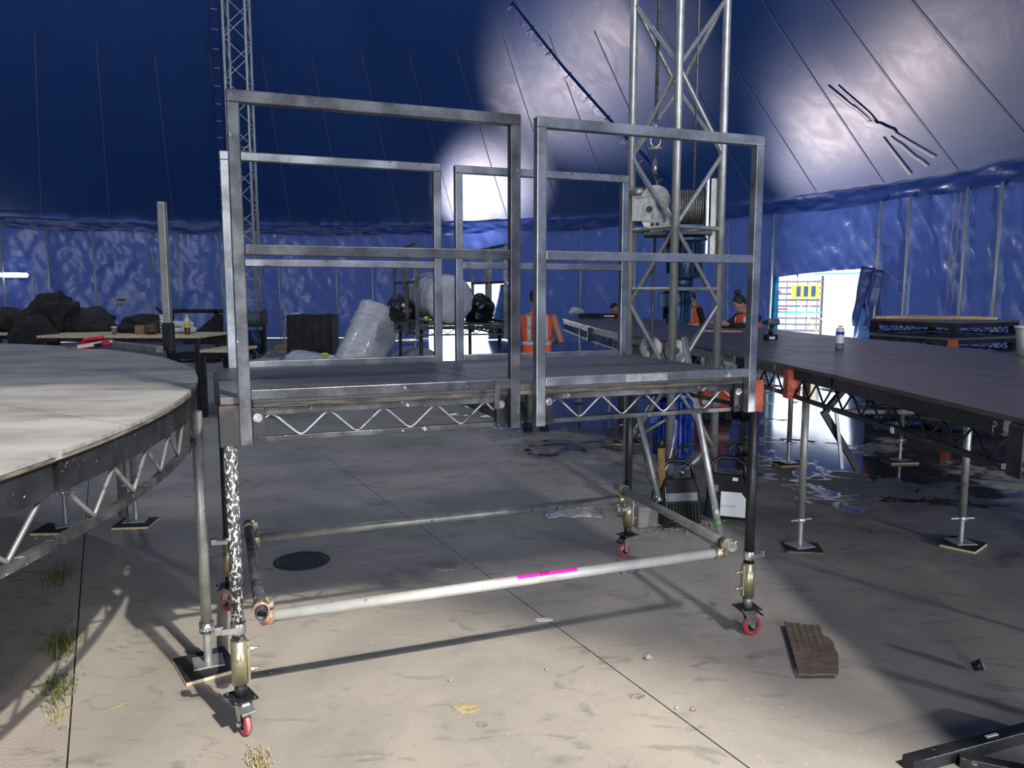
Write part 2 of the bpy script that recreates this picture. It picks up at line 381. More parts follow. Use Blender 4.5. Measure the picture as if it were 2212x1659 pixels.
# ------------------------------------------------------------------ floor: cast slabs with cut joints
A_DIR = Vec((.4645, -.8856, 0)).normalized(); B_DIR = Vec((-A_DIR.y, A_DIR.x, 0))
def QP(q, p, z=0.0): v = B_DIR * q + A_DIR * p; return Vec((v.x, v.y, z))
fl = struct(MB().bx(-34, 24, -18, 44, -.06, -.025).build('floor', 'concrete_grey')); fl['label'] = 'concrete floor of the tent'
qs = [-.215, 2.02, 6.45, 10.8, 15.2, 19.6, 24.0]; ps = [9.0, 1.46, -2.93, -7.32, -11.7, -16.1, -20.5, -24.9, -29.3]
def inside(v): 
    d = Vec((v.x, v.y)) - TC; k = 1.0 if d.y > 0 else 1.4
    return (d.x / (TR + .1)) ** 2 + (d.y / k / (TR + .1)) ** 2 < 1
g = .0035
def slab(q0, q1, p0, p1, m):
    mb = MB(); a = [QP(q0 + g, p0 + g), QP(q1 - g, p0 + g), QP(q1 - g, p1 - g), QP(q0 + g, p1 - g)]
    mb.prism([v + Vec((0, 0, -.025)) for v in a], (0, 0, .025)); mb.build('slab', m, fl)
for i in range(len(qs) - 1):
    for j in range(len(ps) - 1): slab(qs[i], qs[i + 1], ps[j + 1], ps[j], 'floor_smooth')
ql = [-33, -22, -11, -5.0, -.215]
for i in range(len(ql) - 1):
    for j in range(len(ps) - 1):
        slab(ql[i], ql[i + 1], ps[j + 1], ps[j], 'floor_rough' if i == 3 else 'floor_smooth')
og = struct(MB().bx(-120, 120, -90, 150, -.30, -.10).build('ground', 'container')); og['label'] = 'sunlit pale ground outside'

# ------------------------------------------------------------------ tent
def wall_pt(th, z, inset=0.0):
    a = math.radians(th); k = 1.0 if math.sin(a) > 0 else 1.4
    return Vec((TC.x + (TR - inset) * math.cos(a), TC.y + (TR - inset) * math.sin(a) * k, z))
POLE_PX = [5, 105, 205, 388, 480, 605, 730, 808, 900, 1180, 1262, 1380, 1470, 1705, 1912, 1975, 2100, 2175]
def th_of(px, py=600):
    p = WL(px, py); return math.degrees(math.atan2(p.y - TC.y, p.x - TC.x))
POLE_TH = sorted(th_of(x) for x in POLE_PX)
DOORS = [(23.0, 33.0, lambda f: 2.36 - .16 * f + .05 * math.sin(f * pi)), (66.8, 77.5, lambda f: 2.15)]
def bulge(th):
    for i in range(len(POLE_TH) - 1):
        if POLE_TH[i] <= th < POLE_TH[i + 1]:
            f = (th - POLE_TH[i]) / (POLE_TH[i + 1] - POLE_TH[i]); return math.sin(pi * f)
    return .5
def wrink(th, z):
    s = math.radians(th) * TR
    a = noise.noise(Vec((s * .55 + z * .35, z * .30, 1.7))) * .07
    b = (1 - abs(noise.noise(Vec((s * 1.1 + z * .9, z * .55 - s * .2, 5.1))))) ** 4 * .07
    c = (1 - abs(noise.noise(Vec((s * 1.5 - z * .8, z * .6, 9.3))))) ** 5 * .05
    t = (1 - abs(noise.noise(Vec((s * 2.6, z * .25, 3.3))))) ** 5 * .05 * max(0, (z - 2.2) / 2)
    d = (1 - abs(noise.noise(Vec((s * 2.3 + z * 1.5, z * 1.1 - s * .5, 15.1))))) ** 9 * .045 + (1 - abs(noise.noise(Vec((s * 2.6 - z * 1.7, z * 1.0, 21.7))))) ** 9 * .040
    return (a + b + c) * .5 + t + d
def tent_wall(name, th0, th1, step, rows, label):
    n = max(1, int(round((th1 - th0) / step))); mb = MB(); vs = []
    zs = [4.28 * j / rows for j in range(rows + 1)]
    for j, z in enumerate(zs):
        for i in range(n + 1):
            th = th0 + (th1 - th0) * i / n
            inset = wrink(th, z) - .10 * bulge(th) * math.sin(pi * min(1, z / 4.28))
            zz = z
            for d0, d1, top in DOORS:
                if d0 - .01 <= th <= d1 + .01:
                    tz = top((th - d0) / (d1 - d0)); k0 = max(k for k in range(rows + 1) if zs[k] <= tz)
                    if j == k0: zz = tz
            vs.append(wall_pt(th, zz, inset))
    fs = []
    for j in range(rows):
        for i in range(n):
            th = th0 + (th1 - th0) * (i + .5) / n; zm = (zs[j] + zs[j + 1]) / 2; hole = False
            for d0, d1, top in DOORS:
                if d0 < th < d1:
                    tz = top((th - d0) / (d1 - d0)); k0 = max(k for k in range(rows + 1) if zs[k] <= tz)
                    if j < k0: hole = True
            if not hole: fs.append((j * (n + 1) + i, j * (n + 1) + i + 1, (j + 1) * (n + 1) + i + 1, (j + 1) * (n + 1) + i))
    mb.add(vs, fs, True); o = struct(mb.build(name, 'canvas_wall')); o['label'] = label; return o
tent_wall('wall_right', 3.0, 53.0, .25, 36, 'blue tarpaulin tent wall on the right with an open doorway')
tent_wall('wall_back', 53.0, 135.8, .30, 36, 'blue tarpaulin tent wall across the back')
tent_wall('wall_front', 135.8, 363.0, 3.0, 4, 'blue tarpaulin tent wall behind the photographer')
# the valance that hangs over the head of the wall
def valance(name, th0, th1, step):
    n = int((th1 - th0) / step); mb = MB()
    def fn(u, v):
        th = th0 + (th1 - th0) * u; s = math.radians(th) * TR
        z = 4.36 - .40 * v + (.035 * math.sin(s * 1.3) + .03 * noise.noise(Vec((s * .9, 0, 0)))) * v
        return wall_pt(th, z, .16 + .05 * v + .035 * noise.noise(Vec((s * 1.4, v * 3, 2.2))) + .05 * (1 - abs(noise.noise(Vec((s * 1.1 + v, v * 2, 4.4))))) ** 4)
    mb.grid(fn, n, 8); o = struct(mb.build(name, 'canvas_hem'))
    o['label'] = 'blue tarpaulin valance under the canvas edge'
valance('trim_1', 3.0, 135.8, .3)
# canvas roof: rises from the eave ring towards the masts; the right-hand panel is creased along a laced seam
S2A, S2B = Vec((7.2, 26.5)), None
def roof0(th, t):
    a = math.radians(th); k = 1.0 if math.sin(a) > 0 else 1.4; r = TR * (1 - .5 * t)
    return Vec((TC.x + r * math.cos(a), TC.y + r * math.sin(a) * k, EAVE + TR * .5 * 1.25 * t))
def on_roof(px, py):
    r = ray(px, py); lo_, hi_ = 5.0, 45.0
    def f(t):
        p = CAM + r * t; q = (Vec((p.x, p.y)) - TC).length; return p.z - (EAVE + (TR - q) * 1.25)
    for _ in range(60):
        m_ = (lo_ + hi_) / 2
        if f(m_) < 0: lo_ = m_
        else: hi_ = m_
    # outermost crossing: march outward
    t = 5.0; last = f(t); best = None
    while t < 45:
        t2 = t + .05; v = f(t2)
        if last > 0 >= v or last < 0 <= v: best = t2
        last = v; t = t2
    return CAM + r * (best or lo_)
seam_pts = [on_roof(px, py) for px, py in ((1480, 440), (1430, 378), (1330, 265), (1215, 132), (1105, 2))]
sa, sb = seam_pts[0], seam_pts[-1]
sdir = Vec((sb.x - sa.x, sb.y - sa.y)).normalized(); sn = Vec((sdir.y, -sdir.x))
if sn.dot(Vec((1, 0))) < 0: sn = -sn
def roofp(th, t):
    p = roof0(th, t); d = sn.dot(Vec((p.x - sa.x, p.y - sa.y)))
    if math.sin(math.radians(th)) > -.3 and d > 0: p.z -= min(d, 5.0) * .22 * min(1, t * 2.2)
    s_ = math.radians(th) * TR
    p.z += .05 * noise.noise(Vec((p.x * .25, p.y * .25, .5)))
    p.z -= .22 * math.sin(pi * t) * abs(math.sin(math.radians(th) * 9))
    return p
ns_ = 300
mbr = MB(); mbr.grid(lambda u, v: roofp(360 * u, v), ns_, 30)
rf = struct(mbr.build('ceiling', 'canvas_roof')); rf['label'] = 'blue canvas roof of the big top'
mbc = MB(); mbc.grid(lambda u, v: Vec((TC.x, TC.y, 15.3)).lerp(roof0(360 * u, 1), 1 - v) + Vec((0, 0, .8 * math.sin(v * pi / 2))), 60, 6)
struct(mbc.build('trim_2', 'canvas_roof'))['label'] = 'crown of the canvas roof'

def rnorm(p):
    def h(x, y):
        d = Vec((x, y)) - TC; return roofp(math.degrees(math.atan2(d.y, d.x)), min(1, max(0, (1 - d.length / TR) / .5))).z
    e = .25; gx = (h(p.x + e, p.y) - h(p.x - e, p.y)) / (2 * e); gy = (h(p.x, p.y + e) - h(p.x, p.y - e)) / (2 * e)
    return Vec((gx, gy, -1)).normalized()
def roof_strip(pts, w, mat_, name, lift=.03, parent=None, skirt=False):
    mb = MB(); N_ = len(pts)
    for k in range(N_ - 1):
        a, b = pts[k], pts[k + 1]; t = (b - a).normalized(); nrm = rnorm(a); sd = t.cross(nrm).normalized()
        a2 = a + nrm * lift; b2 = b + nrm * lift
        mb.add([a2 - sd * w, a2 + sd * w, b2 + sd * w, b2 - sd * w] + ([a2 - sd * w - nrm * .04, b2 - sd * w - nrm * .04, a2 + sd * w - nrm * .04, b2 + sd * w - nrm * .04] if skirt else []),
               [(0, 1, 2, 3)] + ([(0, 3, 5, 4), (1, 6, 7, 2)] if skirt else []))
    return mb.build(name, mat_, parent)
def snap(p):
    """drop a surveyed point onto the built roof"""
    d = Vec((p.x, p.y)) - TC; th = math.degrees(math.atan2(d.y, d.x)); t = min(1, max(0, (1 - d.length / TR) / .5)); q = roofp(th, t); return Vec((p.x, p.y, q.z - .02))
def dens(pts, n):
    out = []
    for a, b in zip(pts, pts[1:]):
        for k in range(n): out.append(a.lerp(b, k / n))
    return out + [pts[-1]]
seam1 = [on_roof(462 + 23 * k / 10, 506 * k / 10) for k in range(10, -1, -1)]
def laced(seam, step):
    sp = [snap(p) for p in dens(seam, 6)]
    roof_strip(sp, .11, 'canvas_hem', 'seam_flap', .06, rf, True)
    tot = 0.0; nxt = .3
    for a, b in zip(sp, sp[1:]):
        Ln = (b - a).length
        while nxt < tot + Ln:
            p = a.lerp(b, (nxt - tot) / Ln); nrm = rnorm(p); sd = (b - a).normalized().cross(nrm).normalized()
            MB().bar(p + nrm * .12 - sd * .10, p + nrm * .12 + sd * .10, .03, .045, nrm).build('lacing_toggle', 'rope', rf); nxt += step
        tot += Ln
laced(seam1, .62); laced(seam_pts, .85)
for _n in ('ceiling', 'trim_2', 'wall_right', 'wall_back', 'wall_front', 'trim_1'):
    bpy.data.objects[_n].data.flip_normals()
# stitched panel seams, faint
for th in list(range(46, 134, 7)) + [8, 15, 22, 29, 36]:
    pts = [snap(roof0(th, .02 + .46 * k / 8)) for k in range(9)]
    roof_strip(pts, .014, 'stitch', 'stitched_seam', .004, rf)
# patch with three reinforcing straps, lower right of the roof
pp = snap(on_roof(1905, 232))
def rp(px, py): q = snap(on_roof(px, py)); return q + rnorm(q) * .03
def strap(a, b, name='reinforcing_strap', w=.035):
    roof_strip([rp(*Vec(a).lerp(Vec(b), k / 6)) for k in range(7)], w, 'strap_pale', name, .0, rf)
for a, b in (((1908, 262), (1968, 365)), ((1920, 256), (2005, 340)), ((1935, 250), (2022, 315)), ((1885, 222), (1790, 118)), ((1895, 218), (1812, 120))): strap(a, b)
mbp = MB(); ring = [rp(1905 + 34 * math.cos(2 * pi * k / 20), 236 + 15 * math.sin(2 * pi * k / 20) + 12 * math.cos(2 * pi * k / 20)) for k in range(20)]
cen = sum(ring, Vec()) / 20; mbp.add(ring + [cen], [(k, (k + 1) % 20, 20) for k in range(20)]); mbp.build('reinforcing_patch', 'canvas_roof', rf)

# side poles along the wall
for k, px in enumerate(POLE_PX):
    th = th_of(px)
    if 23 < th < 33.0: th = 33.3
    b = wall_pt(th, 0, .30); t = wall_pt(th, 4.0, .26)
    where = {5: 'leftmost side pole, beside the glowing wall lamp', 105: 'second side pole from the left edge, above the heap of coats', 205: 'third side pole from the left edge, right of the heap of coats',
             388: 'side pole just right of the square post on the round stage', 480: 'side pole just left of the far truss mast', 605: 'side pole right behind the far truss mast', 730: 'side pole behind the stack of black sheets',
             808: 'side pole above the leaning wrapped roll', 900: 'side pole behind the loaded trolley rails', 1180: 'side pole just right of the worker seen from behind', 1262: 'second side pole right of the worker seen from behind',
             1380: 'side pole behind the left chord of the near mast', 1470: 'side pole behind the near chord of the near mast', 1705: 'side pole at the left jamb of the bright right doorway', 1912: 'side pole just right of the bright right doorway',
             1975: 'second side pole right of the bright right doorway', 2100: 'side pole over the stacked stage decks', 2175: 'rightmost side pole in view'}[px]
    o = MB().tube(b, t, .034, 10).build('side_pole', 'galv_pale', at=b); tag(o, 'thin galvanised ' + where, 'pole', 'side poles along the tent wall')
# lacing ropes on the wall
for pxa, ya, pxb, yb, lab in ((323, 512, 330, 690, 'left'), (330, 512, 341, 690, 'right'), (70, 600, 75, 650, 'left'), (78, 600, 84, 648, 'right'), (2064, 418, 2044, 662, 'left'), (2076, 416, 2056, 662, 'right'), (1566, 484, 1562, 690, 'left'), (1573, 484, 1570, 690, 'right')):
    pts = []
    for k in range(15):
        f = k / 14; p = WL(pxa + (pxb - pxa) * f, ya + (yb - ya) * f, .22); pts.append(p + Vec((.018 * math.sin(k * 2.1), 0, 0)))
    o = MB().path(pts, [.012 + .010 * (k % 4 == 0) for k in range(15)], 6).build('lacing_rope', 'rope', at=pts[-1])
    plc = {323: 'left of the square post', 70: 'near the glowing wall lamp', 2064: 'above the stacked decks', 1566: 'just right of the near mast'}[pxa if pxa in (323, 70, 2064, 1566) else {330: 323, 78: 70, 2076: 2064, 1573: 1566}[pxa]]
    tag(o, 'pale lacing rope, %s one of the pair %s' % (lab, plc), 'rope', 'lacing ropes on the tent wall')
# wall fittings
def on_wall_box(name, px, py, w, h, d, m, lab, cat, inset=.30):
    p = WL(px, py, inset); nrm = Vec((TC.x - p.x, TC.y - p.y, 0)).normalized(); sd = Vec((-nrm.y, nrm.x, 0)); R = Matrix((sd, nrm, Vec((0, 0, 1)))).transposed()
    t = thing(name, p - Vec((0, 0, h / 2)), lab, cat); return t, p, R, nrm, sd
t, p, R, nrm, sd = on_wall_box('wall_lamp', 30, 594, .8, .16, .1, 0, 'glowing white oval wall lamp at the far left of the tent wall', 'lamp')
MB().ball(p, (.44, .09, .085), 20, 10, R).build('lens', 'lamp_glow', t, world=WM(t)); MB().box(p - nrm * .09, (.84, .05, .18), R).build('housing', 'plastic_white', t, world=WM(t), bevel=.01)
t, p, R, nrm, sd = on_wall_box('exit_sign', 262, 648, .36, .24, .06, 0, 'small white sign box hung on the blue wall left of the square post', 'sign')
MB().box(p, (.36, .05, .24), R).build('panel', 'sign_white', t, world=WM(t), bevel=.006); MB().box(p + nrm * .028, (.30, .006, .13), R).build('legend', 'plastic_grey', t, world=WM(t))
for s_ in (-.12, 0, .12): MB().box(p + sd * s_ + Vec((0, 0, .145)), (.035, .03, .05), R).build('clip', 'plastic_white', t, world=WM(t))
t, p, R, nrm, sd = on_wall_box('label_strip', 661, 641, .44, .05, .02, 0, 'narrow white strip fixed to the blue wall above the black sheets', 'strip')
MB().box(p, (.44, .02, .05), R).build('strip', 'sign_white', t, world=WM(t), bevel=.004)
# ------------------------------------------------------------------ the rolling platform in the middle of the picture (its own frame: u along, v back, z up)
PO, PYAW = Vec((-1.039, 2.912, 0)), math.radians(21.1)
def PW(u, v, z): return PO + Vec((u * math.cos(PYAW) - v * math.sin(PYAW), u * math.sin(PYAW) + v * math.cos(PYAW), z))
plat = thing('rolling_platform', PO, 'large black rolling stage platform with guard rails and red castors, in the foreground', 'platform', PYAW)
DZ = 1.345
MB().bx(-.065, 2.465, .052, 1.315, 1.318, DZ).build('deck_board', 'deck_black', plat, bevel=.002)
mb = MB()
for v0 in (.050, 1.290): mb.bx(-.06, 2.46, v0, v0 + .026, 1.300, 1.3175)
mb.build('deck_edge', 'ply_edge', plat)
WZ0, WZ1 = 1.182, 1.272
def side_truss(u0, u1, v, first, pitch=.2235):
    tr = MB().bx(u0, u1, v - .014, v + .014, 1.268, 1.299).build('truss', 'truss_grey', plat, bevel=.003)
    MB().bx(u0, u1, v - .012, v + .012, 1.162, 1.183).build('bottom_chord', 'truss_grey', tr, bevel=.002)
    pts = []; u = u0 + .01; top = first; k = 0
    P_ = [(u0 + .006, 1.258)]; uu = u0 + .03
    while uu < u1 - .01: P_.append((uu, WZ1 if k % 2 == 0 else WZ0)); uu += pitch / 2; k += 1
    P_.append((u1 - .004, 1.235))
    sm = []
    for a, b in zip(P_, P_[1:]):
        for f in (.0, .08, .16, .5, .84, .92):
            e = f - .055 * math.sin(2 * pi * f); sm.append(Vec((a[0] + (b[0] - a[0]) * f, v, a[1] + (b[1] - a[1]) * (f - .06 * math.sin(2 * pi * f)))))
    MB().path(sm, .0058, 8).build('zigzag_rod', 'rod', tr)
    return tr
for v in (.072, 1.295): side_truss(.092, 1.062, v, 0); side_truss(1.330, 2.306, v, 0)
def bolt(parent, u, v, z, ax=-1, r=.011, ln=.02, m='zinc_bright'):
    b = MB(); b.lathe([(0, 0), (r, 0), (r, .008), (0, .008)], (u, v, z), (0, ax, 0), 6, False); b.tube((u, v, z), (u, v + ax * ln, z), r * .5, 8)
    b.lathe([(0, 0), (r * 1.6, 0), (r * 1.6, .002), (0, .002)], (u, v, z), (0, ax, 0), 14, False); return b.build('bolt', m, parent)
for v, sg in ((.05, -1), (1.317, 1)):
    for u0, u1 in ((.042, .096), (1.060, 1.100), (1.284, 1.330), (2.306, 2.352)):
        pl = MB().bx(u0, u1, v - .006, v + .03, 1.160, 1.300).build('end_plate', 'black_steel', plat, bevel=.002)
        bolt(pl, (u0 + u1) / 2, v - .006 if sg < 0 else v + .03, 1.262, sg); bolt(pl, (u0 + u1) / 2, v - .006 if sg < 0 else v + .03, 1.185, sg, .007, .006, 'rust')
# cross beams under the deck
for u in (.60, 1.195, 1.80): MB().bx(u - .02, u + .02, .09, 1.28, 1.262, 1.312).build('cross_beam', 'black_steel', plat)
for u in (1.150, 1.245): MB().bx(u - .022, u + .022, .09, 1.28, 1.165, 1.312).build('cross_beam', 'truss_grey', plat)
for u in (-.035, 2.435): MB().bx(u - .016, u + .016, .09, 1.28, 1.262, 1.312).build('end_beam', 'black_steel', plat); MB().bx(u - .012, u + .012, .09, 1.28, 1.162, 1.182).build('end_chord', 'truss_grey', plat)
# guard rails
def guard_rail(u0, u1, vf, m, lab):
    w = .045; va, vb_ = vf, vf + w
    r = MB().bx(u0, u1, va, vb_, 2.483 - w, 2.483).build('guard_rail', m, plat, bevel=.004, label=lab)
    for a in (u0, u1 - w): MB().bx(a, a + w, va + .0004, vb_ - .0004, 1.160, 2.4835 - w).build('post', m, r, bevel=.004)
    MB().bx(u0 + w, u1 - w, va + .002, vb_ - .002, 1.886, 1.926).build('mid_rail', m, r, bevel=.004)
    MB().bx(u0 + w, u1 - w, va + .002, vb_ - .002, 1.337, 1.377).build('toe_rail', m, r, bevel=.004)
    return r
r1 = guard_rail(.0, 1.154, -.001, 'rail', 'front left guard rail, dark worn steel'); r2 = guard_rail(1.228, 2.40, -.001, 'rail_worn', 'front right guard rail, bare grey steel')
guard_rail(-.010, 1.186, 1.322, 'rail_worn', 'rear left guard rail'); guard_rail(1.272, 2.420, 1.322, 'rail_worn', 'rear right guard rail')
MB().bx(1.032, 1.056, -.004, .0, 1.250, 1.378).build('tape_strap', 'truss_grey', r1); MB().bx(1.67, 1.89, -.0025, .0, 1.340, 1.374).build('silver_tape', 'tape_silver', r2)
# corner sockets, legs, couplers and castors
def coupler(parent, c, ax1, ax2, m='coupler'):
    """scaffold clamp: two half bands on crossing tubes with bolts"""
    c1, c2 = Vec(c[0]), Vec(c[1]); o = MB()
    for q, ax in ((c1, Vec(ax1)), (c2, Vec(ax2))):
        o.lathe([(.0255, -.024), (.032, -.024), (.032, .024), (.0255, .024), (.0255, -.024)], q, ax, 18)
    o.bar(c1, c2, .045, .012); ob = o.build('coupler', m, parent)
    for q, ax, oth in ((c1, Vec(ax1), c2), (c2, Vec(ax2), c1)):
        d = (q - oth).normalized(); sd = ax.cross(d).normalized()
        for s_ in (1,):
            p = q + sd * .040 * s_
            MB().box(p, (.022, .022, .022)).build('lug', m, ob)
            MB().tube(p - d * .03, p + d * .045, .006, 8).lathe([(0, .012), (.011, .012), (.011, .024), (0, .024)], p, d, 6, False).build('clamp_bolt', 'zinc', ob)
    return ob
def castor(parent, u, v, ang, toe, tagged=False):
    cst = MB().box((u, v, .148), (.118, .102, .006), Matrix.Rotation(ang, 3, 'Z')).build('castor', 'black_steel', parent, bevel=.002, label='red swivel castor')
    R = Matrix.Rotation(ang, 3, 'Z'); off = R @ Vec((.028, 0, 0)); w = Vec((u, v, .050)) + off; ax = R @ Vec((0, 1, 0)); fx = R @ Vec((1, 0, 0))
    MB().lathe([(.030, -.012), (.046, -.013), (.049, -.006), (.049, .006), (.046, .013), (.030, .012), (.030, -.012)], w, ax, 32).build('tyre', 'red_wheel', cst)
    MB().lathe([(.0495, -.006), (.0502, 0), (.0495, .006)], w, ax, 32).build('tread', 'tread_grey', cst)
    MB().lathe([(.010, -.0135), (.020, -.010), (.022, -.004), (.031, -.0125), (.033, -.0125), (.031, 0), (.033, .0125), (.031, .0125), (.022, .004), (.020, .010), (.010, .0135)], w, ax, 28).build('hub', 'black_steel', cst)
    MB().lathe([(.027, -.0132), (.031, -.0136), (.031, .0136), (.027, .0132)], w, ax, 28).build('rim', 'zinc_bright', cst)
    f = MB()
    for s_ in (-1, 1):
        y = ax * (.019 * s_); t_ = ax * (.003 * s_)
        f.prism([Vec((u, v, .132)) + y - fx * .028, w + y - fx * .014 + Vec((0, 0, -.004)), w + y + Vec((0, 0, -.016)), w + y + fx * .014 + Vec((0, 0, -.004)), Vec((u, v, .132)) + y + fx * .040], t_)
    f.box(Vec((u, v, .134)), (.072, .044, .006), R); f.tube(Vec((u, v, .130)), Vec((u, v, .146)), .026, 18)
    f.tube(w - ax * .028, w + ax * .028, .006, 10); f.lathe([(0, .0245), (.011, .0245), (.011, .030), (0, .030)], w, -ax, 6, False); f.lathe([(0, .0245), (.011, .0245), (.011, .030), (0, .030)], w, ax, 6, False)
    f.build('fork', 'zinc_bright', cst, bevel=.001)
    b = MB(); q = Vec((u, v, .125)) + fx * toe
    b.prism([q + ax * -.027 + Vec((0, 0, .008)), q + ax * .027 + Vec((0, 0, .008)), q + ax * .027 + fx * .050 + Vec((0, 0, -.024)), q - ax * .027 + fx * .050 + Vec((0, 0, -.024))], (0, 0, .010))
    bp = b.build('brake_pedal', 'zinc_bright' if tagged else 'plastic_black', cst, bevel=.002)
    if tagged: MB().box(q + fx * .018 + Vec((0, 0, .0095)), (.016, .030, .002), R @ Matrix.Rotation(.57, 3, 'Y')).build('number_tag', 'sign_white', bp)
    for sx in (-.046, .046):
        for sy in (-.038, .038): MB().lathe([(0, 0), (.006, 0), (.006, .004), (0, .004)], Vec((u, v, .151)) + R @ Vec((sx, sy, 0)), (0, 0, 1), 6, False).build('plate_bolt', 'zinc_bright', cst)
    return cst
def corner(u, v, legm, ang, toe, clampz, sleeve, stub, stubm, ux, sock, tagged=False):
    MB().bx(u - .036, u + .036, v - .022, v + .05, 1.160, 1.318).build('corner_socket', sock, plat, bevel=.003)
    lg = MB().tube((u, v, sleeve[1] - .02), (u, v, 1.165), .0242, 24).build('leg', legm, plat)
    MB().pipe((u, v, sleeve[0]), (u, v, sleeve[1]), .0315, .006, 28).build('sleeve', 'zinc', lg)
    MB().tube((u, v, .149), (u, v, sleeve[0] + .01), .0235, 20).build('stub', stubm, lg)
    MB().bx(u + ux * .030, u + ux * .040, v - .012, v + .012, sleeve[0] + .01, sleeve[1] - .01).build('sleeve_seam', 'zinc', lg, bevel=.002)
    for z in (sleeve[0] + .05, sleeve[1] - .045):
        MB().tube((u + ux * .036, v, z), (u + ux * .078, v, z), .006, 8).lathe([(0, .042), (.012, .042), (.012, .054), (0, .054)], (u, v, z), (ux, 0, 0), 6, False).build('sleeve_bolt', 'zinc', lg)
    MB().pipe((u, v, clampz - .022), (u, v, clampz + .022), .030, .006, 24).bx(u - ux * .070 - .016, u - ux * .070 + .016, v - .016, v + .016, clampz - .016, clampz + .016).bx(min(u, u - ux * .06), max(u, u - ux * .06), v - .034, v - .027, clampz - .012, clampz + .012).build('band_clamp', 'zinc_bright', lg, bevel=.002)
    castor(plat, u, v, ang, toe, tagged)
corner(-.036, .022, 'leg_chipped', -1.25, .03, .435, (.205, .385), .2, 'black_steel', 1, 'rust', True)
corner(2.412, .022, 'leg_black', -.15, .03, .425, (.205, .385), .2, 'cast_alu', -1, 'orange_paint')
corner(2.440, 1.300, 'leg_black', -2.9, .03, .33, (.205, .385), .2, 'black_steel', 1, 'black_steel')
corner(-.050, 1.300, 'leg_black', 2.2, .03, .40, (.205, .385), .2, 'black_steel', 1, 'black_steel')
# scaffold tubes round the foot
ft = MB().pipe((.045, .075, .440), (2.30, .075, .438), .0242, .0045, 28).build('scaffold_tube', 'galv_pale', plat)
MB().path([Vec((.045 + 2.255 * f, .075, .440)) + Vec((0, -.0115, .0222)) for f in (.446, .46, .50, .54, .562)], .001, 4).build('tape_edge', 'pink', ft)
tp = MB(); tp.grid(lambda a, b: Vec((1.165 + .300 * a, .075 - .0247 * math.sin(-.35 + 1.25 * b), .4392 + .0247 * math.cos(-.35 + 1.25 * b))), 4, 8); tp.build('pink_tape', 'pink', ft)
bt = MB().pipe((.02, 1.225, .418), (2.42, 1.225, .418), .0242, .0045, 24).build('scaffold_tube', 'galv_dull', plat)
sl = MB().pipe((.052, -.022, .490), (.058, 1.35, .468), .0242, .0045, 28).build('scaffold_tube', 'truss_grey', plat)
sr = MB().pipe((2.288, -.005, .488), (2.385, 1.36, .468), .0242, .0045, 28).build('scaffold_tube', 'galv_dull', plat)
coupler(ft, ((.054, .045, .489), (.078, .075, .440)), (0, 1, 0), (1, 0, 0)); coupler(ft, ((2.292, .055, .487), (2.262, .075, .438)), (0, 1, 0), (1, 0, 0), 'zinc')
coupler(bt, ((.058, 1.25, .470), (.090, 1.225, .418)), (0, 1, 0), (1, 0, 0), 'zinc'); coupler(bt, ((2.378, 1.26, .470), (2.345, 1.225, .418)), (0, 1, 0), (1, 0, 0), 'zinc')
def letters(txt, size, M4, m, name, parent=None, ext=.0006, align='CENTER'):
    c = bpy.data.curves.new(name, 'FONT'); c.body = txt; c.size = size; c.extrude = ext; c.align_x = align; c.align_y = 'CENTER'; c.resolution_u = 3
    o = bpy.data.objects.new(name, c); COL.objects.link(o); c.materials.append(MAT[m])
    if parent is not None: o.parent = parent
    o.matrix_local = M4
    bpy.context.view_layer.update()
    me = bpy.data.meshes.new_from_object(o.evaluated_get(bpy.context.evaluated_depsgraph_get())); n = bpy.data.objects.new(name, me); COL.objects.link(n)
    n.parent = parent; n.matrix_local = M4; bpy.data.objects.remove(o); bpy.data.curves.remove(c); return n
a_ = .45
letters('S17', .030, Matrix.Translation((1.30, .075 - .0252 * math.sin(a_), .4392 + .0252 * math.cos(a_))) @ Matrix.Rotation(a_, 4, 'X'), 'ink', 'tape_lettering', ft)
# ------------------------------------------------------------------ jack legs and plywood pads shared by both stages
def jack_leg(parent, M, x, y, ztop, nutz, m, rot=0.3, plate=.15, name='leg', wings=True):
    """tube leg with a threaded screw jack standing on a steel plate; world coordinates"""
    lg = MB().tube((x, y, nutz), (x, y, ztop), .0242, 22).build(name, m, parent, world=M)
    sp = MB(); n = int((nutz - .035) / .010); pr = []
    for k in range(n + 1):
        z = .030 + k * .010; pr += [(.0165, z), (.0195, z + .005)]
    sp.lathe(pr + [(.0165, nutz + .01)], (x, y, 0), (0, 0, 1), 16); sp.build('screw_jack', 'galv', lg, world=M)
    nt = MB().lathe([(.020, -.012), (.032, -.012), (.034, 0), (.032, .012), (.020, .012)], (x, y, nutz), (0, 0, 1), 12, False)
    if wings:
        for s_ in (-1, 1): nt.bar((x + s_ * .03 * math.cos(rot), y + s_ * .03 * math.sin(rot), nutz), (x + s_ * .085 * math.cos(rot), y + s_ * .085 * math.sin(rot), nutz), .018, .010)
    nt.build('jack_nut', 'galv', lg, world=M)
    MB().box((x, y, .027), (plate, plate, .007), Matrix.Rotation(rot, 3, 'Z')).build('base_plate', 'galv', lg, world=M, bevel=.002)
    return lg
def pad(x, y, rot, w, d, lab, m='ply_pale', n=1, top='black_matt'):
    t = thing('plywood_pad', (x, y, 0), lab, 'pad', rot, 'plywood pads under the stage legs')
    MB().bx(-w / 2, w / 2, -d / 2, d / 2, .001, .017).build('board', m, t, bevel=.001); MB().bx(-w / 2, w / 2, -d / 2, d / 2, .0172, .0225).build('facing', top, t)
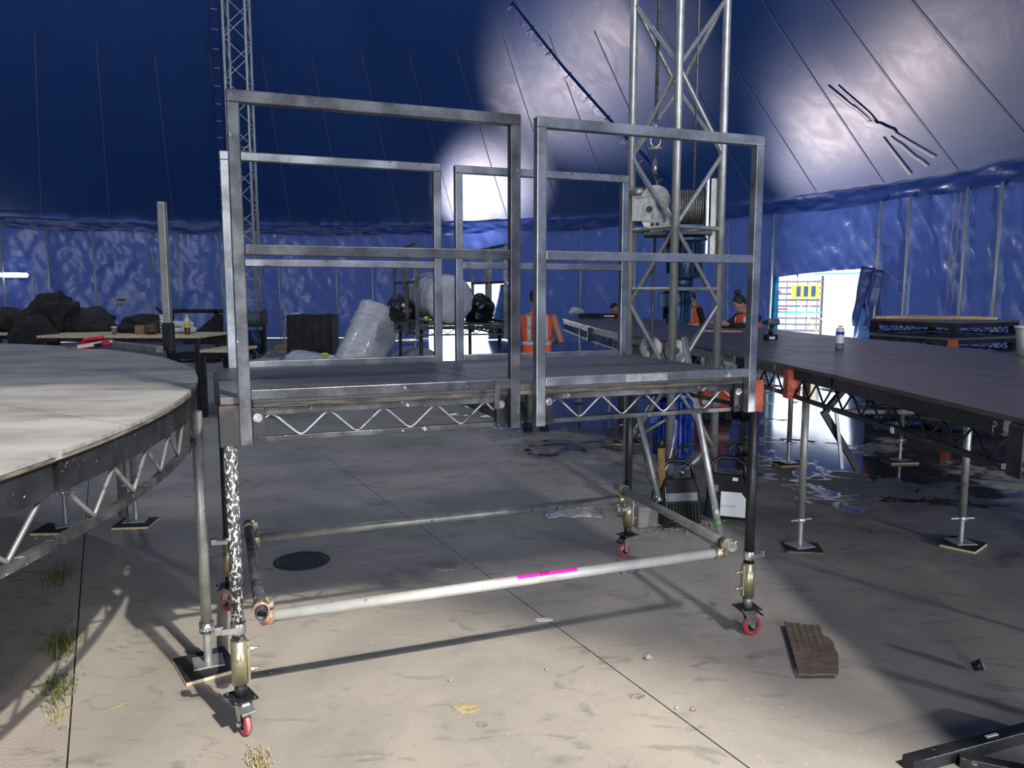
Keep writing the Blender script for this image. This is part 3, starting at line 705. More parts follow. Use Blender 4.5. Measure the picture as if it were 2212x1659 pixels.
# ------------------------------------------------------------------ round stage on the left
SCX, SCY, SR, SZ = -5.95, 2.0, 4.75, 1.33
rs = thing('round_stage', (SCX, SCY, 0), 'large round dusty black stage on truss edges and jack legs, at the left', 'stage'); RM = WM(rs)
def sp_(a, r=SR, z=0.0): return Vec((SCX + r * math.cos(a), SCY + r * math.sin(a), z))
# deck boards cut to the circle along seams square to the rim joint
sd1 = Vec((.84, -.54)).normalized(); sd2 = Vec((-sd1.y, sd1.x))
base = Vec((-1.229, 2.426))
def clip_poly(poly, n, d):
    out = []
    for i in range(len(poly)):
        a, b = poly[i], poly[(i + 1) % len(poly)]; da, db = n.dot(a) - d, n.dot(b) - d
        if da <= 0: out.append(a)
        if (da < 0 < db) or (db < 0 < da): out.append(a + (b - a) * (da / (da - db)))
    return out
circ = [Vec((SCX + SR * math.cos(2 * pi * k / 160), SCY + SR * math.sin(2 * pi * k / 160))) for k in range(160)]
off2 = sd2.dot(base)
cuts = [off2 + k * 1.22 for k in range(-8, 8)]
off1 = sd1.dot(Vec((SCX, SCY))); cu = [off1 - 4.9, off1 - 2.44, off1, off1 + 2.44, off1 + 4.9]
for a, b in zip(cuts, cuts[1:]):
    for c_, d_ in zip(cu, cu[1:]):
        p = clip_poly(clip_poly(clip_poly(clip_poly(circ, sd2, b - .002), -sd2, -(a + .002)), sd1, d_ - .002), -sd1, -(c_ + .002))
        if len(p) > 2:
            MB().prism([Vec((q.x, q.y, SZ - .024)) for q in p], (0, 0, .024)).build('deck_board', 'dusty_deck', rs, world=RM)
# layered rim of the boards, steel fascia, zigzag rods and bottom chord in straight-ish bays round the rim
bays = [(-1.05 + .263 * k, -1.05 + .263 * (k + 1)) for k in range(11)]
for a0, a1 in bays:
    n = 6; aa = [a0 + .004 + (a1 - a0 - .008) * k / n for k in range(n + 1)]
    def band(r0, r1, z0, z1, name, m, par=rs):
        mb = MB(); lo_ = [sp_(a, r1, z0) for a in aa]; vs = []
        for r_, z_ in ((r0, z0), (r1, z0), (r1, z1), (r0, z1)): vs += [sp_(a, r_, z_) for a in aa]
        k = n + 1; fs = []
        for q in range(4):
            q2 = (q + 1) % 4; fs += [(q * k + i, q * k + i + 1, q2 * k + i + 1, q2 * k + i) for i in range(n)]
        fs += [(0, k, 2 * k, 3 * k), (n, 3 * k + n, 2 * k + n, k + n)]
        return mb.add(vs, fs).build(name, m, par, world=RM)
    fr = band(SR - .035, SR - .006, 1.215, 1.303, 'edge_fascia', 'black_steel')
    band(SR - .02, SR + .004, 1.306, 1.316, 'rim_ply', 'ply_edge'); band(SR - .02, SR + .003, 1.318, 1.329, 'rim_ply', 'tape_silver')
    band(SR - .034, SR - .008, 1.070, 1.094, 'bottom_chord', 'truss_grey', fr)
    pts = []; m_ = 8
    for k in range(m_ + 1): pts.append(sp_(a0 + .012 + (a1 - a0 - .024) * k / m_, SR - .021, 1.212 if k % 2 == 0 else 1.096))
    sm = []
    for p0, p1 in zip(pts, pts[1:]):
        for f in (0, .06, .5, .94): sm.append(p0.lerp(p1, f - .03 * math.sin(2 * pi * f)))
    MB().path(sm + [pts[-1]], .0068, 8).build('zigzag_rod', 'rod', fr, world=RM)
for a in (0.263 * 5 - 1.05, .263 * 7 - 1.05, .263 * 3 - 1.05):
    p = sp_(a, SR - .03); MB().box((p.x, p.y, 1.19), (.05, .05, .24), Matrix.Rotation(a, 3, 'Z')).build('joint_plate', 'black_steel', rs, world=RM)
# inner beams seen below the deck
for q in (-1.25, 1.3, 2.9):
    a_ = Vec((SCX, SCY)) + sd2 * q - sd1 * 3.6; b_ = Vec((SCX, SCY)) + sd2 * q + sd1 * (3.9 if abs(q) < 2 else 3.2)
    MB().bar((a_.x, a_.y, 1.265), (b_.x, b_.y, 1.265), .03, .07).build('deck_beam', 'black_steel', rs, world=RM)
    MB().bar((a_.x, a_.y, 1.085), (b_.x, b_.y, 1.085), .028, .026).build('deck_beam', 'ply_edge', rs, world=RM)
for a, r_ in ((.30, SR - .02), (.90, SR - .03)):
    pass
jl = jack_leg(rs, RM, -1.425, 3.455, 1.215, .190, 'galv_dull', .45, .135, wings=False)
MB().pipe((-1.425, 3.455, .175), (-1.425, 3.455, .222), .033, .007, 20).build('collar', 'zinc_bright', jl, world=RM)
jack_leg(rs, RM, -2.866, 5.744, 1.30, .30, 'galv', .2, .16)
MB().tube((-2.99, 5.80, .03), (-2.99, 5.80, 1.30), .034, 20).build('leg', 'galv_dull', rs, world=RM)
jack_leg(rs, RM, -3.33, 5.62, 1.30, .27, 'galv', .6, .15)
MB().lathe([(.0245, 0), (.0248, 0), (.0248, .10), (.0245, .10)], (-3.33, 5.62, .36), (0, 0, 1), 20).build('red_band', 'orange_paint', rs, world=RM)
pad(-1.435, 3.45, .62, .235, .27, 'dark faced plywood pad under the round stage leg nearest the platform')
pad(-2.85, 5.70, .1, .26, .24, 'plywood pad under the paired far legs of the round stage'); pad(-3.36, 5.56, .05, .27, .24, 'plywood pad under the red-banded leg of the round stage')
# square post standing at the far rim of the round stage
pb = G(366, 757, SZ); t = thing('square_post', pb, 'tall bare steel square post standing on the far rim of the round stage', 'post')
MB().bx(-.026, .026, -.026, .026, 0, 1.05).build('box_tube', 'galv_dull', t, bevel=.004); MB().bx(-.023, .023, -.023, .023, 1.05, 1.056).build('end_cap', 'plastic_white', t, bevel=.002); MB().bx(-.035, .035, -.03, .03, .001, .20).build('foot_sleeve', 'black_steel', t, bevel=.003)
# bar and tool lying on the round stage
p0, p1 = G(248, 751, SZ), G(346, 762, SZ); o = MB().bar(p0 + Vec((0, 0, .024)), p1 + Vec((0, 0, .024)), .05, .046).build('steel_bar', 'galv_dull', at=p0, bevel=.003)
tag(o, 'short steel box bar lying on the round stage behind the red tool', 'bar')
tl = G(205, 753, SZ); t = thing('ratchet_tool', tl, 'red and white power tool lying on the round stage', 'tool', -.12)
MB().box((0, 0, .030), (.27, .055, .042), Matrix.Rotation(-.16, 3, 'Y')).build('body', 'plastic_red', t, bevel=.010, segs=3)
MB().box((-.02, -.029, .028), (.20, .006, .026), Matrix.Rotation(-.16, 3, 'Y')).build('side_panel', 'plastic_white', t, bevel=.002)
MB().box((.055, -.034, .028), (.07, .008, .030), Matrix.Rotation(-.16, 3, 'Y')).build('grip', 'plastic_black', t, bevel=.004)
MB().path([(-.12, .02, .03), (-.10, .03, .065), (-.02, .03, .075), (.05, .03, .085)], .012, 8).build('handle', 'plastic_red', t)
MB().tube((.12, -.01, .05), (.155, -.01, .055), .016, 12).build('chuck', 'zinc_bright', t); MB().tube((-.13, 0, .012), (-.24, .0, .006), .004, 8).build('bit', 'rod', t)

# ------------------------------------------------------------------ long runway stage on the right
RZ = 1.27
def redge(y): return 1.98 - .088 * (y - 2.9) + (0.0 if y < 5.6 else -.0)
RLp = [(2.03, -.05), (1.965, 2.2), (1.93, 3.0), (1.875, 4.55), (1.84, 5.45), (1.80, 6.3), (1.55, 7.4), (1.31, 8.8), (1.12, 11.0), (.95, 14.6)]
cs = thing('runway_stage', (2.6, 8.0, 0), 'long black runway stage on zigzag trusses and jack legs, at the right', 'stage'); CM = WM(cs)
def lx(y):
    for (a, b), (c_, d_) in zip(RLp, RLp[1:]):
        if b <= y <= d_: return a + (c_ - a) * (y - b) / (d_ - b)
    return RLp[0][0] if y < RLp[0][1] else RLp[-1][0]
ys = [-.05, 2.2, 4.45, 6.7, 8.95, 10.7, 12.6, 14.6]
for k, (y0, y1) in enumerate(zip(ys, ys[1:])):
    for c_ in range(2):
        if c_ == 1 and y0 > 10.5: continue
        f0, f1 = c_ * 1.125, (c_ + 1) * 1.125
        if y0 > 10.5: f1 = 1.6
        p = [(lx(y0 + .003) + f0 + .003, y0 + .003), (lx(y0 + .003) + f1 - .003, y0 + .003), (lx(y1 - .003) + f1 - .003, y1 - .003), (lx(y1 - .003) + f0 + .003, y1 - .003)]
        MB().prism([Vec((a, b, RZ - .022)) for a, b in p], (0, 0, .022)).build('deck_board', 'deck_brown', cs, world=CM)
def rtruss(a, b, name='truss', dark=True, pitch=.20, z0=1.05):
    a = Vec(a); b = Vec(b); Ln = (b - a).length; up = Vec((0, 0, 1)); m = 'black_steel' if dark else 'galv_dull'
    A = Vec((a.x, a.y, 0)); B = Vec((b.x, b.y, 0))
    tr = MB().bar(A + up * 1.212, B + up * 1.212, .03, .068).build(name, m, cs, world=CM)
    MB().bar(A + up * (z0 + .01), B + up * (z0 + .01), .026, .024).build('bottom_chord', m, tr, world=CM)
    n = max(2, int(Ln / pitch)) * 2; pts = [A.lerp(B, k / n) + up * (1.178 if k % 2 == 0 else z0 + .022) for k in range(n + 1)]
    MB().path(pts, .007, 6).build('zigzag_rod', m, tr, world=CM); return tr
# the near left edge, bay by bay
for (a, b), (c_, d_) in zip(RLp[:-1], RLp[1:]):
    dark = d_ < 7
    ly = d_ - b; nb = max(1, round(ly / 2.4))
    for k in range(nb):
        y0, y1 = b + ly * k / nb + .02, b + ly * (k + 1) / nb - .02
        rtruss((lx(y0) + .03, y0), (lx(y1) + .03, y1), dark=dark)
for y0, y1 in zip(ys[:5], ys[1:6]): rtruss((lx(y0) + 1.12, y0), (lx(y1) + 1.12, y1)); rtruss((lx(y0) + 2.22, y0), (lx(y1) + 2.22, y1))
for y in (4.45, 6.7, 8.95, 10.66): rtruss((lx(y) + .06, y), (lx(y) + 2.2, y))
for y in (2.9, 5.15, 6.72, 8.95, 11.2): 
    p = Vec((lx(y) + .02, y)); MB().bx(p.x - .04, p.x + .045, p.y - .045, p.y + .045, 1.045, 1.245).build('corner_socket', 'orange_paint' if y == 5.15 else 'black_steel', cs, world=CM, bevel=.003)
MB().bx(3.98, 4.06, 7.0, 7.08, 1.03, 1.24).build('corner_socket', 'orange_paint', cs, world=CM)
# chalk mark on the fascia and a small white sticker
cm_ = MB(); fx = lx(3.05) + .012
for seg in (((0, .02), (-.012, .028), (-.022, .018), (-.012, .006), (0, .012), (0, -.02)), ((-.055, .026), (-.075, .026), (-.064, .006), (-.078, -.004), (-.068, -.018), (-.054, -.014))):
    cm_.path([Vec((fx, 3.08 + y_, 1.205 + z_)) for y_, z_ in seg], .0018, 5)
ck = cm_.build('chalk_mark', 'sign_white', cs, world=CM); ck['kind'] = 'stuff'
MB().bx(lx(3.85) + .012, lx(3.85) + .016, 3.83, 3.86, 1.045, 1.075).build('sticker', 'sign_white', cs, world=CM)
for x, y, nz_, m, r_ in ((3.10, 2.25, .2, 'galv', .2), (3.14, 3.25, .2, 'galv', .2), (2.02, 2.32, .2, 'galv', .2), (1.975, 5.15, .205, 'galv_dull', .35), (3.12, 5.22, .195, 'galv', .1), (4.03, 7.90, .23, 'galv_dull', .5), (2.83, 7.78, .22, 'galv_dull', .3), (1.33, 8.9, .22, 'galv_dull', .2), (1.08, 12.3, .25, 'galv', .2), (1.42, 11.2, .25, 'galv', .5)):
    jack_leg(cs, CM, x, y, 1.20, nz_, m, r_, .15)
MB().tube((1.62, 11.4, .02), (1.62, 11.4, 1.18), .03, 14).build('leg', 'galv', cs, world=CM); MB().tube((1.75, 11.6, .02), (1.75, 11.6, 1.18), .03, 14).build('leg', 'galv', cs, world=CM)
MB().bx(1.50, 1.62, 9.9, 10.0, .02, 1.1).build('leg', 'black_steel', cs, world=CM)
pad(1.985, 5.13, -.15, .24, .20, 'dark pad under the runway leg with the orange socket', 'wood_old'); pad(3.13, 5.20, .75, .26, .22, 'bright edged plywood pad under the near right runway leg')
pad(4.02, 7.88, .1, .30, .20, 'plywood pad under the far right runway leg', 'timber'); pad(2.84, 7.76, .2, .30, .20, 'plywood pad under the runway leg in front of the bright doorway', 'timber')
pad(1.33, 8.9, .05, .30, .20, 'plywood pad under the runway leg behind the platform', 'timber')
# folding struts hanging under the runway in front of the door
ls = thing('folded_leg', (3.30, 7.5, 0), 'black folded steel leg slanting to the floor under the runway', 'leg frame')
MB().bar((3.42, 7.5, 1.04), (3.05, 7.45, .60), .05, .05).build('upper_strut', 'black_steel', ls, world=WM(ls)); MB().bar((3.03, 7.45, .60), (3.38, 7.42, .03), .06, .06).build('lower_strut', 'black_steel', ls, world=WM(ls))
MB().bar((3.12, 7.36, .60), (3.20, 7.36, .05), .02, .03).build('brace', 'galv', ls, world=WM(ls))
# ------------------------------------------------------------------ truss masts
def mast(name, cx, cy, a, rot, h, rch, rbr, pitch, lab, m='galv_dull', segs=40, phase=0.0, hlev=()):
    t = thing(name, (cx, cy, 0), lab, 'mast', rot); hs = a / 2; cn = [(-hs, -hs), (hs, -hs), (hs, hs), (-hs, hs)]
    for x, y in cn: MB().tube((x, y, .02), (x, y, h), rch, 16).build('chord', m, t)
    for k in range(4):
        (x0, y0), (x1, y1) = cn[k], cn[(k + 1) % 4]; z = phase; s_ = 1 - k % 2
        while z + pitch / 2 < h:
            za, zb = z, z + pitch / 2
            if s_: MB().tube((x1, y1, za), (x0, y0, zb), rbr, 8, caps=False).build('brace', m, t)
            else: MB().tube((x0, y0, za), (x1, y1, zb), rbr, 8, caps=False).build('brace', m, t)
            s_ = 1 - s_; z = zb
        for z in hlev: MB().tube((x0, y0, z), (x1, y1, z), rbr, 8, caps=False).build('rung', m, t)
    MB().bx(-hs - .12, hs + .12, -hs - .12, hs + .12, .0, .03).build('base_plate', 'concrete_grey', t, bevel=.004)
    return t
m1x, m1y, m1a = 1.285, 6.2, .49
M1ROT = math.radians(45) - math.atan2(1.285, 6.2)
mast1 = mast('truss_mast', m1x, m1y, m1a, M1ROT, 8.5, .031, .0165, 1.15, 'tall galvanised square truss mast right behind the platform', 'galv', phase=.51, hlev=(2.24, 1.775))
mast('truss_mast', -7.3, 21.5, .567, math.radians(18.75 - 13), 13.5, .036, .013, 1.08, 'tall thin galvanised truss mast standing far back at the left', 'galv_pale', hlev=(2.1, 3.4, 5.6, 1.55), phase=.3)
# winch on the near mast: side plates, drum wound with wire rope, gearbox and blue motors; local frame faces the camera
def MV(px, py, Y): return D(px, py, Y)
w0 = Vec((m1x, m1y, 2.2)); dv = Vec((m1x, m1y, 0)).normalized(); lv = Vec((dv.y, -dv.x, 0)); upv = Vec((0, 0, 1))
def LW(l, d, z): return Vec((m1x, m1y, 0)) + lv * l + dv * d + upv * z
wi = thing('cable_winch', LW(0, 0, 2.23), 'grey winch with a drum of steel cable, bolted inside the near mast', 'winch', math.atan2(lv.y, lv.x)); Wm = WM(wi); Rw = Matrix((lv, dv, upv)).transposed()
dc, da = LW(.115, .02, 2.415), lv
MB().tube(dc - da * .12, dc + da * .10, .125, 28).build('drum', 'wire_rope', wi, world=Wm)
for k in range(13): MB().lathe([(.126 + .0085 * math.cos(2 * pi * j / 8), .0085 * math.sin(2 * pi * j / 8)) for j in range(9)], dc + da * (-.115 + k * .0172), da, 26).build('cable_turn', 'wire_rope', wi, world=Wm)
for s_ in (-.135, .108): MB().lathe([(0, 0), (.165, 0), (.165, .010), (0, .010)], dc + da * s_, da, 32, False).build('flange', 'cast_alu', wi, world=Wm)
MB().box(LW(-.20, -.10, 2.395), (.27, .03, .185), Rw).build('side_plate', 'cast_alu', wi, world=Wm, bevel=.003)
for z in (2.305, 2.487): MB().box(LW(-.20, -.105, z), (.27, .06, .008), Rw).build('plate_lip', 'galv_dull', wi, world=Wm)
MB().lathe([(0, 0), (.025, 0), (.025, .004), (0, .004)], LW(-.20, -.117, 2.39), -dv, 20, False).build('hole_plug', 'rust', wi, world=Wm)
MB().lathe([(0, 0), (.115, 0), (.115, .03), (0, .03)], LW(-.155, -.08, 2.46), -dv, 30, False).build('sheave', 'cast_alu', wi, world=Wm)
MB().lathe([(0, 0), (.115, 0), (.115, .03), (0, .03)], LW(-.145, -.08, 2.33), -dv, 30, False).build('sheave', 'container', wi, world=Wm)
for s_ in (-.175, -.135): MB().lathe([(0, 0), (.014, 0), (.014, .006), (0, .006)], LW(s_, -.112, 2.275), -dv, 14, False).build('bolt_head', 'rust', wi, world=Wm)
MB().tube(LW(-.36, -.06, 2.53), LW(-.23, -.06, 2.53), .038, 18).build('shaft_end', 'cast_alu', wi, world=Wm); MB().tube(LW(-.365, -.06, 2.53), LW(-.36, -.06, 2.53), .026, 14).build('shaft_cap', 'plastic_white', wi, world=Wm)
MB().box(LW(.245, .03, 2.36), (.018, .07, .62), Rw).build('bracket', 'galv', wi, world=Wm); MB().box(LW(.30, .05, 2.33), (.06, .05, .60), Rw).build('bracket', 'galv_dull', wi, world=Wm)
MB().box(LW(.02, .02, 2.205), (.52, .30, .03), Rw).build('shelf', 'black_steel', wi, world=Wm, bevel=.003)
def motor(name, l, d, z0, z1, r, lab, m='motor_blue', box=True):
    t = thing(name, LW(l, d, z0), lab, 'motor', math.atan2(lv.y, lv.x)); M_ = WM(t); h = z1 - z0
    MB().lathe([(0, 0), (r * .80, 0), (r * .88, h * .03), (r * .88, h * .9), (0, h * .9)], LW(l, d, z0), upv, 24).build('casing', m, t, world=M_)
    for k in range(22):
        a = 2 * pi * k / 22; q = Vec((math.cos(a), math.sin(a), 0)) * r; c_ = LW(l, d, z0 + h * .48)
        MB().box(c_ + q * .96, (r * .26, .006, h * .72), Matrix.Rotation(a, 3, 'Z')).build('cooling_fin', m, t, world=M_)
    MB().lathe([(0, 0), (r * 1.25, 0), (r * 1.25, .02), (0, .02)], LW(l, d, z0 + h * .90), upv, 26, False).build('flange', m, t, world=M_)
    if box: MB().box(LW(l - r * .9, d - r * .55, z0 + h * .62), (.10, .06, .11), Rw).build('terminal_box', m, t, world=M_, bevel=.006)
    return t
motor('electric_motor', .085, .03, 1.86, 2.185, .135, 'upper blue electric motor hung below the winch on the near mast')
motor('electric_motor', .03, .05, 1.50, 1.80, .105, 'lower blue electric motor below the winch, above the platform deck', 'motor_blue')
motor('electric_motor', .02, .06, .36, .98, .15, 'large blue electric motor low in the near mast, below deck level', 'motor_blue_bright')
for (za, zb) in ((1.79, 1.86),): MB().tube(LW(.06, .04, za), LW(.06, .04, zb), .09, 20).build('coupling', 'motor_blue', wi, world=Wm)
MB().box(LW(-.03, -.02, 2.05), (.11, .02, .11), Rw @ Matrix.Rotation(pi / 4, 3, 'Y')).build('motor_plate', 'motor_blue', wi, world=Wm, bevel=.004)
# hoist rope with shackle inside the near mast
hr = thing('hoist_cable', LW(-.165, -.05, 2.68), 'steel hoist cable with a bow shackle hanging in the near mast', 'cable'); Hm = WM(hr)
MB().tube(LW(-.165, -.05, 3.03), LW(-.135, -.05, 8.3), .013, 10).build('upper_cable', 'wire_rope', hr, world=Hm); MB().tube(LW(-.165, -.05, 2.97), LW(-.165, -.05, 3.09), .022, 14).build('ferrule', 'zinc_bright', hr, world=Hm)
sh = [LW(-.165 + .038 * math.sin(a), -.05, 2.915 - .045 * math.cos(a)) for a in [pi * 2 * k / 20 for k in range(20)]]
MB().path(sh, .009, 8, True).build('shackle', 'zinc_bright', hr, world=Hm); MB().tube(LW(-.215, -.05, 2.862), LW(-.115, -.05, 2.862), .011, 10).build('shackle_pin', 'coupler', hr, world=Hm)
MB().tube(LW(-.165, -.05, 2.68), LW(-.165, -.05, 2.86), .010, 8).build('lower_eye', 'wire_rope', hr, world=Hm); MB().tube(LW(-.165, -.05, 2.66), LW(-.165, -.05, 2.78), .020, 14).build('ferrule', 'zinc_bright', hr, world=Hm)
pts = [LW(-.165, -.05, 2.66), LW(-.15, -.05, 2.60), LW(-.14, -.05, 2.56)]; MB().path(pts, .010, 8).build('tail', 'wire_rope', hr, world=Hm)
o = MB().path([LW(-.155, .0, 2.2), LW(-.16, -.02, 1.8), LW(-.165, -.02, 1.30), LW(-.17, 0, .9), LW(-.12, .02, .5)], .011, 8).build('steel_cable', 'wire_rope', at=LW(-.12, .02, .5)); tag(o, 'twisted steel cable running down from the winch beside the near chord', 'cable')
o = MB().path([LW(.135, .0, 2.55), LW(.14, .02, 4.0), LW(.15, .02, 8.2)], .009, 8).build('steel_cable', 'wire_rope', at=LW(.135, 0, 2.55)); tag(o, 'thin steel cable rising from the winch drum up the near mast', 'cable')
for z0, l in ((1.08, -.17), (1.06, .03)):
    o = MB().lathe([(.03, -.004), (.085, 0), (.10, .004), (.088, .014), (.10, .026), (.085, .03), (.03, .034)], LW(l, .02, z0 + .22), -dv + upv * .15, 26).build('pulley_sheave', 'cast_alu', at=LW(l, .02, z0 + .10)); tag(o, 'grey pulley sheave low on the near mast, %s one of two' % ('left' if l < 0 else 'right'), 'pulley', 'pulleys low on the near mast')
# braces, post and cables at the foot of the near mast
a_, b_ = D(1478, 730, 5.72), Vec((1.46, 5.30, .16)); b_ = D(1557, 1165, 5.15)
st = thing('raker_tube', b_, 'bright slanting scaffold tube with a green band, leaning in front of the near mast', 'tube')
MB().pipe(b_, a_, .0245, .005, 20).build('tube', 'galv', st, world=WM(st)); d_ = (a_ - b_).normalized(); MB().tube(b_ + d_ * .10, b_ + d_ * .13, .0252, 18).build('green_band', 'plastic_green', st, world=WM(st)); MB().tube(b_ + d_ * .15, b_ + d_ * .24, .0252, 18).build('label', 'tape_silver', st, world=WM(st))
MB().tube(b_ - d_ * .10, b_ + d_ * .01, .014, 10).build('spigot', 'black_steel', st, world=WM(st))
p = G(1428, 1135); o = thing('wooden_post', p, 'short tan post with a black cap at the foot of the near mast', 'post'); MB().tube((0, 0, .0), (-.012, 0, .60), .030, 14).build('shaft', 'rusty_post', o); MB().tube((-.012, 0, .60), (-.013, 0, .66), .031, 14).build('cap', 'plastic_black', o)
for (q0, q1, r_, lab) in ((D(1380, 900, 5.9), D(1425, 1085, 5.6), .022, 'dull scaffold brace slanting down left of the tan post'), (D(1545, 955, 6.3), D(1470, 1025, 6.1), .02, 'short galvanised brace low on the right of the near mast'), (D(1440, 905, 6.0), D(1375, 945, 6.2), .012, 'thin grey strut below the deck left of the near mast')):
    MBt = MB().tube(q0, q1, r_, 14); o = thing('brace_tube', q1, lab, 'tube'); MBt.build('tube', 'galv_dull', o, world=WM(o))
    MB().tube(q1 - (q1 - q0).normalized() * .05, q1, r_ * 1.2, 12).build('clip', 'zinc_bright', o, world=WM(o))
def cable(name, pts, r, m, lab, cat='cable'):
    sm = []
    P_ = [Vec(p) for p in pts]
    for i in range(len(P_) - 1):
        p0, p1, p2, p3 = P_[max(i - 1, 0)], P_[i], P_[i + 1], P_[min(i + 2, len(P_) - 1)]
        for k in range(6):
            t = k / 6; sm.append(.5 * ((2 * p1) + (p2 - p0) * t + (2 * p0 - 5 * p1 + 4 * p2 - p3) * t * t + (3 * p1 - p0 - 3 * p2 + p3) * t ** 3))
    sm.append(P_[-1]); lo_ = min(sm, key=lambda v: v.z)
    o = MB().path(sm, r, 7).build(name, m, at=lo_); return tag(o, lab, cat)
cable('power_cable', [D(1372, 925, 5.95), D(1388, 945, 5.9), D(1392, 985, 5.85), D(1398, 1030, 5.8), D(1412, 1050, 5.75), G(1405, 1085)], .008, 'plastic_grey', 'grey cable hanging beside the near mast below deck level')
cable('power_cable', [D(1448, 870, 5.9), D(1455, 940, 5.85), D(1448, 985, 5.8), D(1440, 1010, 5.75), D(1418, 1040, 5.7)], .006, 'plastic_white', 'pale thin cable looping past the big blue motor')
o = thing('concrete_block', G(1420, 1138), 'grey concrete footing at the base of the near mast', 'block', .35); MB().bx(-.16, .16, 0, .20, 0, .16).build('block', 'concrete_grey', o, bevel=.01); MB().lathe([(0, 0), (.012, 0), (.012, .006), (0, .006)], (0, .08, .16), (0, 0, 1), 6, False).build('anchor_bolt', 'rust', o)
# two stage lamps on the floor at the foot of the mast
def stage_lamp(p, rot, tilt, lab, plate):
    t = thing('stage_lamp', p, lab, 'stage lamp', rot); T = Matrix.Rotation(tilt, 4, 'X'); 
    def tb(mb): mb.v = [T @ v for v in mb.v]; return mb
    b = MB(); pr = [(-.15, 0, .0), (.15, 0, .0), (.15, 0, .24), (.11, 0, .34), (-.11, 0, .34), (-.15, 0, .24)]
    tb(MB().prism([Vec(q) for q in pr], (0, .17, 0))).build('body', 'lamp_black', t, bevel=.012)
    for k in range(0 if plate else 11): tb(MB().bx(-.12 + .024 * k - .004, -.12 + .024 * k + .004, -.012, .0, .02, .15)).build('heat_fin', 'lamp_black', t)
    tb(MB().path([(-.13, .06, .30), (-.125, .06, .42), (-.06, .06, .47), (.06, .06, .47), (.125, .06, .42), (.13, .06, .30)], .018, 8)).build('yoke', 'plastic_black', t)
    tb(MB().path([(0, .06, .47), (.0, .06, .54), (.05, .06, .58), (.09, .06, .55), (.08, .06, .51)], .014, 8)).build('hook_clamp', 'black_steel', t)
    tb(MB().tube((.05, .06, .57), (.15, .02, .60), .012, 8)).build('wing_bolt', 'plastic_black', t)
    if plate:
        tb(MB().prism([Vec((-.04, -.004, .02)), Vec((.145, -.004, .02)), Vec((.145, -.004, .16)), Vec((.11, -.004, .205)), Vec((-.04, -.004, .205))], (0, -.004, 0))).build('white_panel', 'plastic_white', t, bevel=.002)
        tb(MB().bx(-.10, -.06, -.006, -.001, .20, .25)).build('logo_plate', 'plastic_grey', t); tb(MB().bx(.04, .08, -.006, -.001, .29, .315)).build('rating_label', 'sign_white', t)
    else:
        tb(MB().bx(-.125, .125, -.006, -.001, .17, .23)).build('handle_slot', 'plastic_grey', t); tb(MB().tube((-.12, -.008, .13), (-.12, -.008, .28), .006, 8)).build('spanner', 'zinc_bright', t)
    return t
stage_lamp(G(1478, 1150) + Vec((0, .05, .045)), .15, -.24, 'black stage lamp lying back against the mast foot, finned side out', False)
stage_lamp(G(1572, 1140) + Vec((.0, .08, .045)), -.35, -.28, 'black stage lamp with a white panel, right of the slanting tube', True)
# crumbled debris
db = MB(); random.seed(3)
for k in range(260):
    c_ = G(1450 + random.gauss(0, 36), 1138 + random.gauss(0, 9)); s_ = random.uniform(.004, .013); db.ball(c_ + Vec((0, 0, s_ * .5)), (s_, s_ * random.uniform(.6, 1.3), s_ * .7), 5, 3)
o = db.build('rubble', 'grit', at=G(1450, 1138)); tag(o, 'spill of pale crumbled debris in front of the near mast foot', 'rubble', kind='stuff')
rg = MB(); random.seed(11)
def rag(c_, w, d, h, seed, n=18):
    def fn(u, v):
        x = (u - .5) * w; y = (v - .5) * d; e = max(0, 1 - (2 * u - 1) ** 2) * max(0, 1 - (2 * v - 1) ** 2)
        return c_ + Vec((x + .03 * noise.noise(Vec((u * 5, v * 5, seed))), y + .03 * noise.noise(Vec((u * 5, v * 5, seed + 7))), .004 + h * e ** .5 * (.45 + .9 * abs(noise.noise(Vec((u * 4.2, v * 4.2, seed + 3)))))))
    return MB().grid(fn, n, n)
c_ = G(1238, 1108); o = rag(c_, .46, .30, .10, 2.0, 26).build('plastic_rag', 'clear_plastic', at=c_); sm_ = o.modifiers.new('solid', 'SOLIDIFY'); sm_.thickness = .003
tag(o, 'crumpled grey plastic sheet on the floor behind the platform', 'rag')
# winch and clutter at the foot of the far mast
fm = Vec((-7.3, 21.5, 0))
t = thing('cable_winch', fm + Vec((.25, -.55, 0)), 'dark winch drum with a blue motor at the foot of the far mast', 'winch'); 
MB().tube((-.25, 0, 1.05), (.35, 0, 1.05), .21, 22).build('drum', 'plastic_grey', t)
for x in (-.27, .36): MB().lathe([(0, 0), (.26, 0), (.26, .02), (0, .02)], (x, 0, 1.05), (1, 0, 0), 24, False).build('flange', 'black_matt', t)
MB().bx(-.30, -.22, -.06, .06, 0, .95).build('stand', 'black_matt', t); MB().bx(.32, .40, -.06, .06, 0, .95).build('stand', 'black_matt', t); MB().tube((.12, 0, .12), (.12, 0, .74), .19, 20).build('motor', 'motor_blue', t)
t = thing('pallet_truck', Vec((-8.6, 19.6, 0)), 'black framed hand truck with a sloping tarp left of the far mast foot', 'truck')
for x in (0, 1.15): MB().bx(x - .05, x + .05, -.05, .05, .05, 1.30).build('upright', 'black_matt', t)
MB().bx(-.1, 1.3, -.05, .05, 1.24, 1.34).build('crossbar', 'black_matt', t); MB().prism([Vec((.2, .05, .45)), Vec((1.1, .05, .45)), Vec((1.1, .05, 1.2))], (0, .5, 0)).build('tarp', 'cloth_dark', t); MB().bx(0, 1.2, -.25, .6, .10, .22).build('fork_bed', 'cloth_dark', t)
MB().path([(-.12, 0, .10), (-.18, 0, .9), (-.22, 0, 1.25), (-.38, 0, 1.38)], .035, 8).build('handle', 'black_matt', t)
